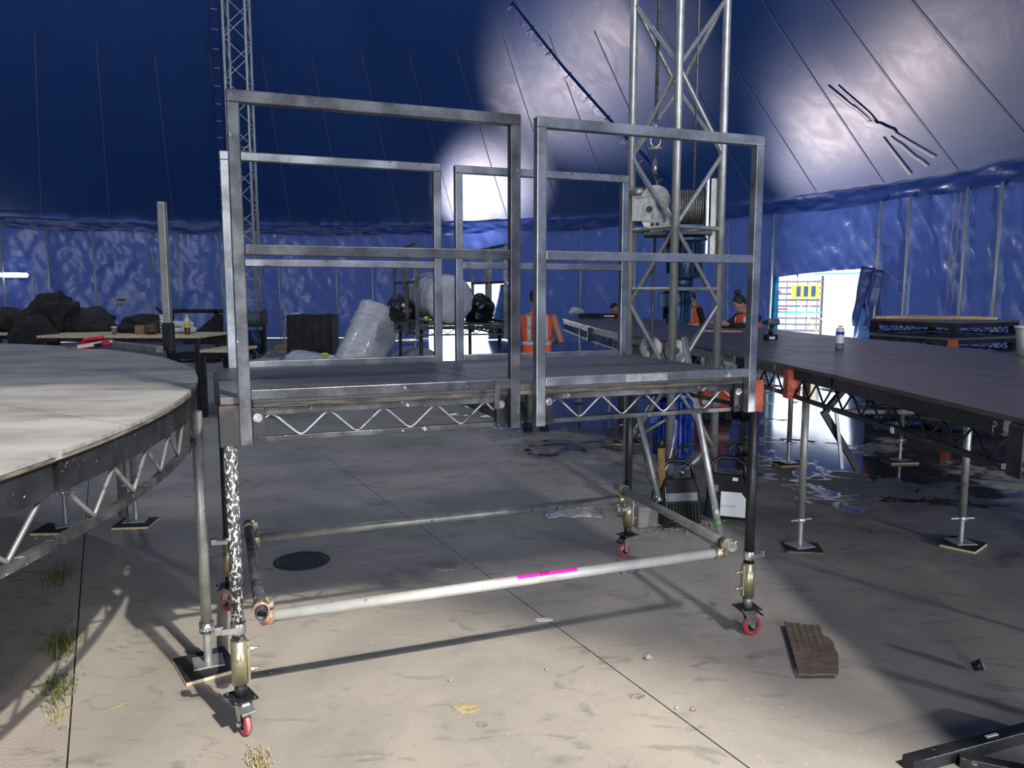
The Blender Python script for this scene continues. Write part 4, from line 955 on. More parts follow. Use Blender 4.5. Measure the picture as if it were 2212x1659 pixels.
for x in (.15, 1.05): MB().lathe([(0, -.04), (.09, -.04), (.09, .04), (0, .04)], (x, -.2, .09), (0, 1, 0), 16, False).build('wheel', 'rubber', t)
# ------------------------------------------------------------------ stepped bench and clutter, far left
def bench(name, z, x0, x1, y0, y1, legs, lab, skew=0.0, topm='ply_pale'):
    t = thing(name, ((x0 + x1) / 2, (y0 + y1) / 2, 0), lab, 'bench', skew); hx, hy = abs(x1 - x0) / 2, abs(y1 - y0) / 2
    MB().bx(-hx, hx, -hy, hy, z - .035, z).build('top', topm, t, bevel=.002)
    fr = MB()
    for sy in (-1, 1): MB().bx(-hx + .02, hx - .02, sy * (hy - .05) - .025, sy * (hy - .05) + .025, z - .09, z - .036).build('frame_bar', 'black_steel', t)
    for fx in legs:
        for sy in (-1, 1): MB().bx(fx * hx - .03, fx * hx + .03, sy * (hy - .05) - .03, sy * (hy - .05) + .03, 0, z - .09).build('leg', 'black_steel', t)
    return t
BZ = 1.147
bench('workbench', BZ, -10.6, -6.75, 11.6, 12.6, (-.95, .2, .95), 'plywood topped bench at the far left edge, piled with coats', 0.0)
bench('workbench', BZ, -6.70, -4.38, 10.9, 12.0, (-.95, .95), 'plywood topped bench behind the round stage, holding bottle and bag', -.02)
bench('step_unit', .955, -4.34, -3.86, 10.75, 11.7, (-.9, .9), 'middle plywood step below the bench end', -.02); bench('step_unit', .765, -3.84, -3.50, 10.7, 11.6, (-.9, .9), 'lowest plywood step right of the bench end', -.02)
def heap(name, px, py, Y, rx, ry, rz, m, lab, cat, seed, zb=None, rough=.35, tilt=0.0, n=40, m_=26):
    c_ = D(px, py, Y); zb = BZ if zb is None else zb; mb = MB(); vs = []
    for j in range(m_ + 1):
        ph = pi * j / m_
        for i in range(n):
            a = 2 * pi * i / n; d = Vec((math.sin(ph) * math.cos(a), math.sin(ph) * math.sin(a), math.cos(ph)))
            k = 1 + rough * noise.noise(d * 1.6 + Vec((seed, 0, 0))) + rough * .45 * noise.noise(d * 4.2 + Vec((0, seed, 0))) + rough * .22 * ((1 - abs(noise.noise(d * 2.4 + Vec((seed, seed, 2))))) ** 4 - .35)
            v = Vec((d.x * rx * k + tilt * d.z * rz, d.y * ry * k, d.z * rz * k)); p = c_ + v; p.z = max(p.z, zb + .004); vs.append(p)
    mb.add(vs, [(j * n + i, (j + 1) * n + i, (j + 1) * n + (i + 1) % n, j * n + (i + 1) % n) for j in range(m_) for i in range(n)], True)
    o = mb.build(name, m, at=(c_.x, c_.y, zb)); o.modifiers.new('s', 'SUBSURF').render_levels = 1; return tag(o, lab, cat)
heap('coat', 25, 697, 12.2, .42, .35, .22, 'cloth_dark', 'dark grey coat heaped at the far left end of the bench', 'coat', 1.3)
heap('coat', 95, 690, 11.95, .44, .32, .34, 'cloth_black', 'tall black coat heaped highest on the bench', 'coat', 4.1, rough=.5, tilt=.55)
heap('coat', 180, 699, 12.2, .46, .30, .24, 'cloth_dark', 'charcoal coat heaped right of the tall black coat', 'coat', 7.7, rough=.42)
heap('coat', 70, 722, 11.35, .36, .10, .30, 'cloth_black', 'black coat sleeve hanging over the bench front', 'coat', 9.2, zb=.75)
heap('duffel_bag', 310, 706, 11.8, .42, .26, .20, 'cloth_black', 'black fabric bag on the bench behind the box', 'bag', 2.6, rough=.25)
c_ = D(247, 717, 11.2); c_.z = BZ + .001; t = thing('coffee_cup', c_, 'brown paper coffee cup with a white lid on the bench', 'cup'); MB().lathe([(0, 0), (.030, 0), (.040, .105), (0, .105)], (0, 0, 0), (0, 0, 1), 20).build('cup', 'paper_cup', t); MB().lathe([(.0, .118), (.034, .118), (.044, .108), (.044, .100), (0, .10)], (0, 0, 0), (0, 0, 1), 20).build('lid', 'plastic_white', t)
c_ = D(308, 717, 11.3); c_.z = BZ; t = thing('tool_box', c_, 'small open cardboard box of fixings on the bench', 'box', .3)
for a in ((-.09, .09, -.07, -.064), (-.09, .09, .064, .07)): MB().bx(*a, .001, .13).build('side', 'cardboard', t)
for a in ((-.09, -.084), (.084, .09)): MB().bx(*a, -.064, .064, .001, .13).build('side', 'cardboard', t)
MB().bx(-.084, .084, -.064, .064, .001, .02).build('bottom', 'cardboard', t)
for k in range(14): MB().ball((random.uniform(-.07, .07), random.uniform(-.05, .05), .03 + .05 * random.random()), .022, 8, 5).build('fixing', 'zinc_bright', t)
heap('leather_pouch', 327, 711, 11.25, .10, .08, .075, 'leather', 'brown leather pouch beside the cardboard box', 'pouch', 3.4, rough=.3)
c_ = D(353, 719, 11.2); c_.z = BZ + .001; t = thing('marker_tub', c_, 'tall white tub with black marks left of the square post', 'tub'); MB().lathe([(0, 0), (.040, 0), (.042, .26), (0, .26)], (0, 0, 0), (0, 0, 1), 18).build('tub', 'plastic_white', t); MB().lathe([(0, .26), (.045, .26), (.045, .285), (0, .285)], (0, 0, 0), (0, 0, 1), 18).build('lid', 'plastic_white', t)
for k in range(5): MB().bx(-.036, -.004, -.0445, -.041, .03 + .045 * k, .045 + .045 * k).build('printed_mark', 'ink', t)
c_ = D(405, 719, 11.2); c_.z = BZ + .001; t = thing('drink_bottle', c_, 'clear bottle of red drink with a yellow cap on the bench', 'bottle')
MB().lathe([(0, 0), (.038, 0), (.040, .02), (.040, .10), (.039, .102), (0, .102)], (0, 0, 0), (0, 0, 1), 20).build('drink', 'juice', t); MB().lathe([(.0405, .103), (.0405, .20), (.034, .225), (.018, .25), (.018, .258), (0, .258)], (0, 0, 0), (0, 0, 1), 20).build('bottle_neck', 'wrap', t)
MB().lathe([(.041, .12), (.0412, .12), (.0412, .19), (.041, .19)], (0, 0, 0), (0, 0, 1), 20).build('label', 'yellow', t); MB().lathe([(0, .259), (.022, .259), (.022, .285), (0, .285)], (0, 0, 0), (0, 0, 1), 16).build('cap', 'yellow', t)
o = heap('carrier_bag', 392, 708, 11.6, .22, .14, .10, 'bag_plastic', 'white plastic carrier bag with green print behind the bottle', 'bag', 6.3, rough=.3); 
g_ = MB(); g_.ball((0, 0, 0), (.07, .012, .016), 12, 6); cc = D(380, 706, 11.40); gg = g_.build('green_print', 'plastic_green', o); gg.location = Vec((cc.x, cc.y + .04, cc.z)) - Vec(o.location)

# ------------------------------------------------------------------ stacked sheets, wrapped rolls and trolley, far centre
t = thing('sheet_stack', (-4.1, 16, 0), 'upright stack of black ribbed sheets on the floor far behind the platform', 'sheets', .04)
for k in range(17): MB().bx(-.46 + k * .054, -.46 + k * .054 + .046, -.35 + .01 * random.random(), .35, .01, 1.30 + .012 * random.random()).build('sheet', 'black_steel' if k % 3 and k < 15 else 'black_matt', t)
MB().bx(-.42, -.26, -.1, .02, 1.315, 1.34).build('label_tag', 'plastic_white', t); MB().path([(-.48, -.30, .55), (-.52, -.32, .85), (-.50, -.32, 1.1), (-.46, -.33, 1.25)], .02, 8).build('orange_cord', 'coupler', t)
def roll(name, a, b, r, m, lab, gather=.35, core=True):
    a = Vec(a); b = Vec(b); ax = (b - a).normalized(); Ln = (b - a).length; t = thing(name, (a.x, a.y, max(0, min(a.z, b.z) - r * .5)), lab, 'wrapped roll', group='wrapped rolls of lining'); mb = MB(); x, y = mb._fr(ax); n = 40; vs = []; hs = [(-.0, .18), (-.02, .55), (-.01, .86), (.02, .96), (.06, 1.0)] + [(.06 + (Ln - .12) * k / 10, 1.0) for k in range(1, 10)] + [(Ln - .06, 1.0), (Ln - .02, .96), (Ln + .01, .86), (Ln + .02, .55), (Ln, .18)]
    for h, q in hs:
        for i in range(n):
            an = 2 * pi * i / n; rr = r * q * (1 + .035 * noise.noise(Vec((math.cos(an) * 2, math.sin(an) * 2, h * 2.2 + r * 9))) + .02 * math.sin(h * 21))
            if q < .99: rr *= 1 + .05 * math.sin(an * 11)
            vs.append(a + ax * h + (x * math.cos(an) + y * math.sin(an)) * rr)
    k = len(hs); mb.add(vs, [(j * n + i, j * n + (i + 1) % n, (j + 1) * n + (i + 1) % n, (j + 1) * n + i) for j in range(k - 1) for i in range(n)] + [tuple(range(n - 1, -1, -1)), tuple(range((k - 1) * n, k * n))], True)
    mb.build('wrapping', m, t, world=WM(t))
    for k_ in range(3):
        c_ = a + ax * Ln * (.22 + .28 * k_); tb = MB(); tb.lathe([(r * 1.012, -.012), (r * 1.03, 0), (r * 1.012, .012)], c_, ax, 36); tb.build('wrap_band', m, t, world=WM(t))
    return t
roll('lining_roll', D(764, 805, 14.9), D(828, 668, 15.3), .465, 'wrap', 'big bubble-wrapped roll leaning upright beside the trolley')
r_ = roll('lining_roll', D(712, 806, 12.75), D(640, 792, 13.5), .30, 'wrap', 'plastic-wrapped roll lying on the floor with a yellow sticker')
stk = MB(); pS = D(702, 766, 12.55); stk.ball(pS, (.07, .02, .035), 12, 6); stk.build('yellow_sticker', 'yellow', r_, world=WM(r_))
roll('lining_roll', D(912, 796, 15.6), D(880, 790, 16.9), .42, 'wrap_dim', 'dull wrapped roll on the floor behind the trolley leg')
TZ = 1.25
def TQ(u, v, z=0.0):   # trolley plan: u left to right, v near to far
    nl, nr, fl_, fr_ = D(905, 700, 12.3), D(1087, 700, 12.6), D(858, 700, 14.4), D(1018, 700, 14.6)
    p = nl.lerp(nr, u).lerp(fl_.lerp(fr_, u), v); return Vec((p.x, p.y, z))
tr = thing('rolling_trolley', TQ(.5, .5), 'black rolling platform loaded with wrapped rolls, far behind the foreground platform', 'platform'); TM = WM(tr)
MB().prism([TQ(0, 0, TZ - .025), TQ(1, 0, TZ - .025), TQ(1, 1, TZ - .025), TQ(0, 1, TZ - .025)], (0, 0, .025)).build('deck_board', 'deck_black', tr, world=TM)
for a, b in (((0, 0), (1, 0)), ((0, 1), (1, 1)), ((0, 0), (0, 1)), ((1, 0), (1, 1))):
    A, B = TQ(*a), TQ(*b); s_ = MB().bar(A + Vec((0, 0, TZ - .055)), B + Vec((0, 0, TZ - .055)), .04, .05).build('truss', 'black_steel', tr, world=TM)
    MB().bar(A + Vec((0, 0, TZ - .17)), B + Vec((0, 0, TZ - .17)), .03, .025).build('bottom_chord', 'black_steel', s_, world=TM)
    n = 12; MB().path([A.lerp(B, k / n) + Vec((0, 0, TZ - (.08 if k % 2 else .16))) for k in range(n + 1)], .008, 6).build('zigzag_rod', 'black_steel', s_, world=TM)
for u, v in ((.03, .03), (.97, .03), (.03, .97), (.97, .97), (.5, .03)):
    q = TQ(u, v); lg = MB().tube(q + Vec((0, 0, .15)), q + Vec((0, 0, TZ - .03)), .03, 12).build('leg', 'black_steel', tr, world=TM); MB().lathe([(0, -.02), (.06, -.02), (.06, .02), (0, .02)], q + Vec((0, 0, .061)), (0, 1, 0), 18).build('wheel', 'red_wheel', lg, world=TM); MB().bx(q.x - .04, q.x + .04, q.y - .03, q.y + .03, .12, .16).build('fork', 'zinc_bright', lg, world=TM)
for u in (-.02, 1.02):
    ra = MB().bar(TQ(u, -.02, 2.50), TQ(u, 1.0, 2.50), .05, .05).build('guard_rail', 'rail', tr, world=TM)
    for v in (-.02, .42, .52, 1.0): q = TQ(u, v); MB().bx(q.x - .03, q.x + .03, q.y - .03, q.y + .03, TZ - .24 if v != .52 else TZ - .15, 2.50).build('post', 'rail', ra, world=TM)
    for z in (1.92, TZ + .04): MB().bar(TQ(u, -.02, z), TQ(u, 1.0, z), .045, .045).build('mid_rail', 'rail', ra, world=TM)
roll('lining_roll', D(974, 648, 12.55), D(918, 637, 13.9), .392, 'wrap', 'huge white wrapped roll lying on the trolley deck')
for px, py, Y, r0, lab in ((874, 670, 13.4, .19, 'black plastic bundle on the trolley, left of the white roll'), (1032, 670, 13.4, .20, 'black plastic bundle on the trolley, right of the white roll')):
    heap('plastic_bundle', px, py, Y, r0 * 1.35, r0 * 1.3, r0 * 1.25, 'black_wrap', lab, 'bundle', px * .1, zb=TZ, rough=.28)
heap('fabric_roll', 860, 664, 16.9, .24, .3, .27, 'cloth_grey', 'dark grey fabric roll at the left end of the trolley', 'roll', 3.9, zb=.0, rough=.08)
c_ = D(921, 696, 12.5); c_.z = TZ + .001; t = thing('drink_can', c_, 'yellow and black can at the near edge of the trolley', 'can'); MB().lathe([(0, 0), (.036, 0), (.038, .01), (.038, .16), (.03, .175), (0, .175)], (0, 0, 0), (0, 0, 1), 18).build('can', 'plastic_black', t); MB().lathe([(.0385, .05), (.039, .05), (.039, .12), (.0385, .12)], (0, 0, 0), (0, 0, 1), 18).build('label', 'yellow', t)
c_ = G(622, 778); o = rag(c_, 1.5, .8, .32, 5.0, 26).build('plastic_sheet', 'clear_plastic', at=c_); tag(o, 'crumpled clear plastic sheeting heaped near the far mast foot', 'sheet'); o.modifiers.new('solid', 'SOLIDIFY').thickness = .004
t = thing('timber_stack', G(592, 762), 'small stack of timber offcuts right of the far mast foot', 'timber')
for k in range(4): MB().bx(-.05 + .03 * k, .55 + .02 * k, .02 * k, .3, .06 * k + .002, .06 * k + .05).build('board', 'timber', t)

# ------------------------------------------------------------------ things on and beside the runway
p = G(1664, 735, RZ); t = thing('cordless_drill', p, 'black cordless drill standing on the runway stage', 'drill', .25)
MB().bx(-.055, .055, -.05, .05, .002, .058).build('battery', 'plastic_black', t, bevel=.010, segs=3); MB().bx(-.045, .02, -.052, -.0495, .012, .04).build('battery_label', 'plastic_white', t)
MB().path([(.0, 0, .055), (-.002, 0, .10), (.012, 0, .155)], [.024, .019, .024], 12).build('grip', 'plastic_black', t); MB().lathe([(0, -.075), (.030, -.072), (.036, -.05), (.036, .03), (.030, .06), (0, .06)], (.012, 0, .185), (-1, 0, 0), 20).build('motor_housing', 'plastic_grey', t)
MB().lathe([(.022, .06), (.024, .065), (.020, .10), (.012, .115), (0, .115)], (.012, 0, .185), (-1, 0, 0), 16).build('chuck', 'black_steel', t); MB().bx(-.012, .0, -.008, .008, .125, .15).build('trigger', 'plastic_red', t); MB().tube((-.10, 0, .185), (-.17, 0, .185), .004, 8).build('bit', 'rod', t)
p = G(1813, 755, RZ); t = thing('spray_can', p, 'spray can with a blue band standing on the runway stage', 'can')
MB().lathe([(0, .001), (.033, .001), (.034, .006), (.034, .055), (0, .055)], (0, 0, 0), (0, 0, 1), 22).build('lower_can', 'plastic_grey', t); MB().lathe([(.0345, .055), (.0345, .125)], (0, 0, 0), (0, 0, 1), 22).build('label', 'bag_plastic', t); MB().lathe([(.0345, .125), (.0345, .150), (0, .150)], (0, 0, 0), (0, 0, 1), 22).build('blue_band', 'motor_blue_bright', t)
MB().lathe([(.032, .150), (.032, .172), (.024, .184), (.012, .186), (0, .186)], (0, 0, 0), (0, 0, 1), 20).build('cap', 'plastic_white', t); MB().bx(-.016, .016, -.006, .006, .19, .20).build('nozzle', 'red_paint', t)
a_, b_ = G(1508, 716, RZ), G(1604, 718, RZ); o = MB().bar(a_ + Vec((0, 0, .011)), b_ + Vec((0, 0, .011)), .10, .02).build('timber_batten', 'timber', at=a_); tag(o, 'pale timber batten lying on the runway before the bowed worker', 'batten')
p = G(2209, 768, RZ); t = thing('plastic_tub', p, 'white plastic tub on the runway at the right edge of the picture', 'tub'); MB().lathe([(0, .001), (.085, .001), (.10, .19), (.104, .20), (.104, .215), (0, .215)], (.05, 0, 0), (0, 0, 1), 26).build('tub', 'plastic_white', t); MB().lathe([(.106, .205), (.112, .205), (.112, .225), (0, .225)], (.05, 0, 0), (0, 0, 1), 26).build('lid', 'plastic_white', t)
# stack of square decks
sk = Vec((5.33, 9.33, 0)); e1 = Vec((math.cos(math.radians(25)), math.sin(math.radians(25)), 0)); e2 = Vec((-e1.y, e1.x, 0))
names7 = ['bottom', 'second from bottom', 'third from bottom', 'middle', 'third from top', 'second from top', 'topmost']
def stage_deck(z, lab, oc):
    t = thing('stage_deck', sk + Vec((0, 0, z)), lab, 'stage deck', math.radians(25), 'stage decks stacked beyond the runway')
    MB().bx(0, 1.22, 0, 1.22, .170, .195).build('board', 'deck_black', t); 
    for k, (x0, x1, y0, y1) in enumerate(((.08, 1.14, 0, .03), (.08, 1.14, 1.19, 1.22), (0, .03, .08, 1.14), (1.19, 1.22, .08, 1.14))):
        f = MB().bx(x0, x1, y0, y1, .115, .169).build('truss', 'black_steel', t); MB().bx(x0, x1, y0, y1, .004, .026).build('bottom_chord', 'black_steel', f)
        pts = []
        for q in range(11):
            fr = q / 10; pts.append(Vec((x0 + .01 + (x1 - x0 - .02) * (fr if k < 2 else .5), y0 + .01 + (y1 - y0 - .02) * (fr if k > 1 else .5), .113 if q % 2 == 0 else .028)))
        MB().path(pts, .006, 6).build('zigzag_rod', 'black_steel', f)
    for x in (0, 1.14):
        for y in (0, 1.14): MB().bx(x, x + .08, y, y + .08, .002, .169).build('corner_socket', 'orange_paint' if (x, y) == oc else 'black_steel', t)
    return t
for k in range(7): stage_deck(k * .2015, 'black square stage deck, %s of the stack beyond the runway' % names7[k], (0, 0) if k in (1, 5) else ((0, 1.14) if k == 3 else None))
for (a, b, z, w, lab) in (((-.05, 1.10), (.95, .12), 1.4065, .10, 'nearest'), ((.18, 1.16), (1.25, .55), 1.4065, .11, 'middle'), ((.30, 1.25), (1.05, 1.20), 1.4065, .09, 'farthest')):
    A = sk + e1 * a[0] + e2 * a[1] + Vec((0, 0, z + .018)); B = sk + e1 * b[0] + e2 * b[1] + Vec((0, 0, z + .018))
    o = MB().bar(A, B, w, .034).build('timber_board', 'timber', at=A); tag(o, 'pale timber board on the stacked stage decks, %s of three' % lab, 'board', 'timber boards on the stacked decks')
# orange barrier seen through the truss
p = Vec((2.55, 9.3, 0)); p = G(1543, 905); t = thing('road_barrier', p, 'orange plastic barrier with a white band behind the near mast foot', 'barrier', .1)
MB().bx(-.20, .20, -.06, .06, .10, .42).build('body', 'hivis', t, bevel=.03); MB().bx(-.202, .202, -.062, .062, .22, .28).build('reflective_band', 'reflective', t)
for x in (-.15, .15): MB().bx(x - .05, x + .05, -.14, .14, .0, .10).build('foot', 'rubber', t, bevel=.015)
MB().bx(-.10, .10, -.05, .05, .42, .52).build('handle', 'hivis', t, bevel=.02)

p = G(1247, 683, RZ); heap('carrier_bag', 1245, 673, p.y, .14, .12, .09, 'bag_plastic', 'small white plastic bag on the far end of the runway', 'bag', 8.8, zb=RZ, rough=.4)
a_, b_ = G(1290, 687, RZ), G(1335, 687, RZ); t = thing('flight_case', (a_ + b_) / 2, 'low black case at the far end of the runway', 'case'); MB().bx(-.55, .55, -.2, .2, .002, .085).build('case', 'black_matt', t, bevel=.006); MB().bx(-.10, .10, -.206, -.2, .03, .055).build('latch', 'galv', t)
# ------------------------------------------------------------------ people
TORSO = [(.84, .155, .112), (.90, .168, .122), (.98, .165, .118), (1.08, .152, .108), (1.18, .165, .115), (1.30, .190, .125), (1.39, .190, .118), (1.445, .150, .098), (1.475, .085, .075), (1.50, .055, .058)]
def loft(prof, k=1.0, dy=0.0, n=28, add=0.0, close=True):
    mb = MB(); vs = []
    for z, rx, ry in prof:
        for i in range(n):
            a = 2 * pi * i / n; e = .78; c_, s_ = math.cos(a), math.sin(a)
            vs.append(Vec((math.copysign(abs(c_) ** e, c_) * (rx * k + add), math.copysign(abs(s_) ** e, s_) * (ry * k + add) + dy, z)))
    m = len(prof); fs = [(j * n + i, j * n + (i + 1) % n, (j + 1) * n + (i + 1) % n, (j + 1) * n + i) for j in range(m - 1) for i in range(n)]
    if close: fs += [tuple(range(n - 1, -1, -1)), tuple(range((m - 1) * n, m * n))]
    return mb.add(vs, fs, True)
def person(loc, rz, lab, lean=0.0, head_tilt=.2, arms=None, sleeves=None, shorts=False, bun=False, longh=False, lettering=None, headturn=0.0, trousers='cloth_black', scale=1.0):
    t = thing('person', loc, lab, 'person', rz); t.scale = (scale,) * 3
    L_ = Matrix.Translation((0, 0, .93)) @ Matrix.Rotation(-lean, 4, 'X') @ Matrix.Translation((0, 0, -.93))
    H_ = L_ @ Matrix.Translation((0, .02, 1.50)) @ Matrix.Rotation(headturn, 4, 'Z') @ Matrix.Rotation(-head_tilt, 4, 'X') @ Matrix.Translation((0, -.02, -1.50))
    def X(mb, M_): mb.v = [M_ @ v for v in mb.v]; return mb
    def join(*mbs):
        o = MB()
        for b in mbs:
            k = len(o.v); o.v += b.v; o.f += [tuple(i + k for i in f) for f in b.f]; o.sm += b.sm
        return o
    arms = arms or [((.215, 0, 1.40), (.27, -.02, 1.12), (.24, .16, .92)), ((-.215, 0, 1.40), (-.27, -.02, 1.12), (-.24, .16, .92))]
    arms = [tuple(L_ @ Vec(q) for q in a[:1]) + tuple(Vec(q) for q in a[1:]) for a in arms]
    parts = [X(loft(TORSO), L_)]
    hd = MB().ball((0, .035, 1.645), (.074, .092, .112), 20, 14).ball((0, .075, 1.585), (.052, .050, .055), 14, 9).ball((0, .128, 1.63), (.014, .020, .022), 8, 6).ball((.075, .03, 1.635), (.012, .022, .033), 8, 6).ball((-.075, .03, 1.635), (.012, .022, .033), 8, 6)
    hd.ball((0, .118, 1.585), (.024, .012, .010), 10, 6); hd.ball((.03, .112, 1.672), (.022, .014, .008), 8, 5); hd.ball((-.03, .112, 1.672), (.022, .014, .008), 8, 5); hd.cap((0, .005, 1.45), (0, .03, 1.58), .056, .052, 14)
    parts.append(X(hd, H_))
    for sh, el, wr in arms:
        m_ = MB(); m_.cap(sh, el, .054, .042); m_.cap(el, wr, .042, .029); d = (wr - el).normalized(); s_ = d.cross(Vec((1, 0, .2))).normalized(); pl = wr + d * .055; w_ = d.cross(s_).normalized()
        m_.cap(wr, pl + d * .02, .028, .034, 10)
        for k, (o_, ln) in enumerate(((-.027, .062), (-.009, .075), (.009, .070), (.027, .055))):
            b0 = pl + d * .03 + s_ * o_; b1 = b0 + d * ln * .55 + w_ * .006; b2 = b1 + d * ln * .40 + w_ * .022; m_.cap(b0, b1, .0095, .009, 8); m_.cap(b1, b2, .009, .0075, 8)
        b0 = wr + d * .03 - s_ * .026; b1 = b0 + d * .03 - s_ * .025 + w_ * .008; b2 = b1 + d * .03 - s_ * .006 + w_ * .008; m_.cap(b0, b1, .012, .0105, 8); m_.cap(b1, b2, .0105, .009, 8)
        parts.append(m_)
    for s_ in (-1, 1):
        m_ = MB(); m_.cap((s_ * .088, 0, .90), (s_ * .10, .02, .50), .082, .055); m_.cap((s_ * .10, .02, .50), (s_ * .10, -.015, .09), .052, .036); m_.ball((s_ * .10, -.02, .36), (.048, .055, .10), 12, 8); m_.cap((s_ * .10, -.03, .045), (s_ * .115, .15, .03), .036, .030); parts.append(m_)
    b = join(*parts).build('body', 'skin', t); r_ = b.modifiers.new('skin', 'REMESH'); r_.mode = 'VOXEL'; r_.voxel_size = .0105; r_.use_smooth_shade = True; sm = b.modifiers.new('smooth', 'SMOOTH'); sm.iterations = 3; sm.factor = .4
    def fused(mb, name, m, v=.014):
        o = mb.build(name, m, t); q = o.modifiers.new('fuse', 'REMESH'); q.mode = 'VOXEL'; q.voxel_size = v; q.use_smooth_shade = True; o.modifiers.new('smooth', 'SMOOTH').iterations = 3; return o
    tro = MB(); tro.v = []; tr_ = [X(loft([(.83, .15, .115), (.90, .176, .130), (1.0, .172, .125)]), L_)]
    for s_ in (-1, 1):
        m_ = MB(); m_.cap((s_ * .088, 0, .88), (s_ * .10, .02, .52), .094, .070)
        if not shorts: m_.cap((s_ * .10, .02, .52), (s_ * .10, -.01, .12), .070, .056)
        tr_.append(m_)
    fused(join(*tr_), 'shorts' if shorts else 'trousers', trousers)
    for s_ in (-1, 1): MB().cap((s_ * .10, -.035, .052), (s_ * .117, .165, .042), .050, .042, 14).bx(s_ * .10 - .045, s_ * .10 + .055, -.085, .20, .0, .022).build('boot', 'cloth_black', t, bevel=.004)
    # T shirt under the vest
    tsh = [X(loft(TORSO[1:9], 1.03, 0, 28, .006), L_)]
    for sh, el, wr in arms:
        m_ = MB(); e_ = sh.lerp(el, 1.0 if sleeves == 'long' else .45); m_.cap(sh, e_, .066, .056)
        if sleeves == 'long': m_.cap(el, el.lerp(wr, .92), .054, .040)
        if sleeves != 'none': tsh.append(m_)
    if sleeves: fused(join(*tsh), 'shirt', 'cloth_black')
    # high visibility vest: shell with bands
    vp = [(.80, .178, .130), (.90, .182, .134), (.98, .178, .131), (1.08, .170, .126), (1.18, .178, .130), (1.30, .203, .138), (1.39, .200, .130), (1.44, .165, .112), (1.47, .105, .088)]
    v = X(loft(vp, 1, 0, 32, .008, False), L_).build('vest', 'hivis', t); v.modifiers.new('s', 'SOLIDIFY').thickness = .005; v.modifiers.new('sub', 'SUBSURF').render_levels = 1
    def vr(z):
        for (z0, a0, b0), (z1, a1, b1) in zip(vp, vp[1:]):
            if z0 <= z <= z1: f = (z - z0) / (z1 - z0); return a0 + (a1 - a0) * f, b0 + (b1 - b0) * f
        return vp[-1][1:]
    for z in (.90, 1.07):
        o = X(loft([(z, *vr(z)), (z + .05, *vr(z + .05))], 1, 0, 40, .014, False), L_).build('reflective_band', 'reflective', v); o.modifiers.new('s', 'SOLIDIFY').thickness = .003
    for sx in (-.105, .105):
        for sy in (-1, 1):
            def fn(u, w_, sx=sx, sy=sy):
                z = 1.12 + .31 * w_; a, c_ = vr(z); x = sx + (u - .5) * .05; e = max(0.0, 1 - min(1, abs(x) / (a + .016)) ** 2.56) ** (1 / 2.56)
                return L_ @ Vec((x, sy * ((c_ + .016) * e), z))
            o = MB().grid(fn, 3, 8).build('shoulder_stripe', 'reflective', v); o.modifiers.new('s', 'SOLIDIFY').thickness = .002
    if lettering:
        for k, (txt, sz, z) in enumerate(lettering):
            a, c_ = vr(z); M4 = L_ @ Matrix.Translation((0, -(c_ + .020), z)) @ Matrix.Rotation(pi / 2, 4, 'X'); letters(txt, sz, M4, 'ink', 'vest_lettering', v, .002)
    hr_ = MB().ball((0, .012, 1.672), (.082, .094, .104), 20, 12)
    hr_.v = [Vec((q.x, q.y, max(q.z, 1.60 + max(0, (q.y - .0) * 1.1)))) for q in hr_.v]
    if bun: hr_.ball((0, -.05, 1.79), (.048, .048, .042), 12, 8)
    if longh: hr_.ball((0, -.05, 1.60), (.07, .05, .10), 12, 8)
    ho = X(hr_, H_).build('hair', 'hair', t)
    return t
person(D(1158, 920, 9.75).to_2d().to_3d(), .06, 'person in an orange hi-vis vest seen from behind, between the guard rail posts', 0.02, .22, lettering=[('CENTRE', .058, 1.285), ('STAGE', .058, 1.225), ('CREW', .058, 1.165)],
       arms=[((.215, 0, 1.40), (.30, -.03, 1.13), (.26, .22, 1.10)), ((-.215, 0, 1.40), (-.28, -.02, 1.13), (-.24, .18, 1.06))], sleeves=None, shorts=False, scale=1.02)
person(Vec((3.40, 11.05, 0)), pi / 2 + .35, 'person in an orange vest with a hair bun, bowing over the runway stage', .13, .62, shorts=True, sleeves='long', bun=True, trousers='cloth_grey',
       arms=[((.215, 0, 1.40), (.27, .20, 1.26), (.20, .46, 1.305)), ((-.215, 0, 1.40), (-.27, .24, 1.28), (-.18, .50, 1.31))])
person(D(1352, 900, 15.4).to_2d().to_3d(), .5, 'person in an orange vest bent low behind the left chord of the near mast', .55, .6, sleeves='none', arms=[((.215, 0, 1.40), (.30, .25, 1.15), (.22, .45, 1.0)), ((-.215, 0, 1.40), (-.30, .25, 1.15), (-.22, .45, 1.0))], scale=.98)
person(D(1500, 900, 16.2).to_2d().to_3d(), pi / 2 + .2, 'person in dark sleeves and an orange vest, mostly hidden behind the blue motors', .10, .25, sleeves='long', scale=1.0)
# ------------------------------------------------------------------ small things on the floor
mc = G(652, 1212); t = thing('manhole_cover', (mc.x, mc.y, 0), 'round dark iron manhole cover in the shaded floor', 'cover', .3)
MB().lathe([(0, .004), (.150, .004), (.152, .001)], (0, 0, 0), (0, 0, 1), 36, False).build('lid', 'manhole_iron', t); MB().lathe([(.158, .001), (.160, .006), (.178, .006), (.182, .001)], (0, 0, 0), (0, 0, 1), 36).build('frame', 'manhole_iron', t)
for k in range(5): MB().bx(-.10 + .05 * k - .006, -.10 + .05 * k + .006, -.08, .08, .004, .008).build('rib', 'manhole_iron', t)
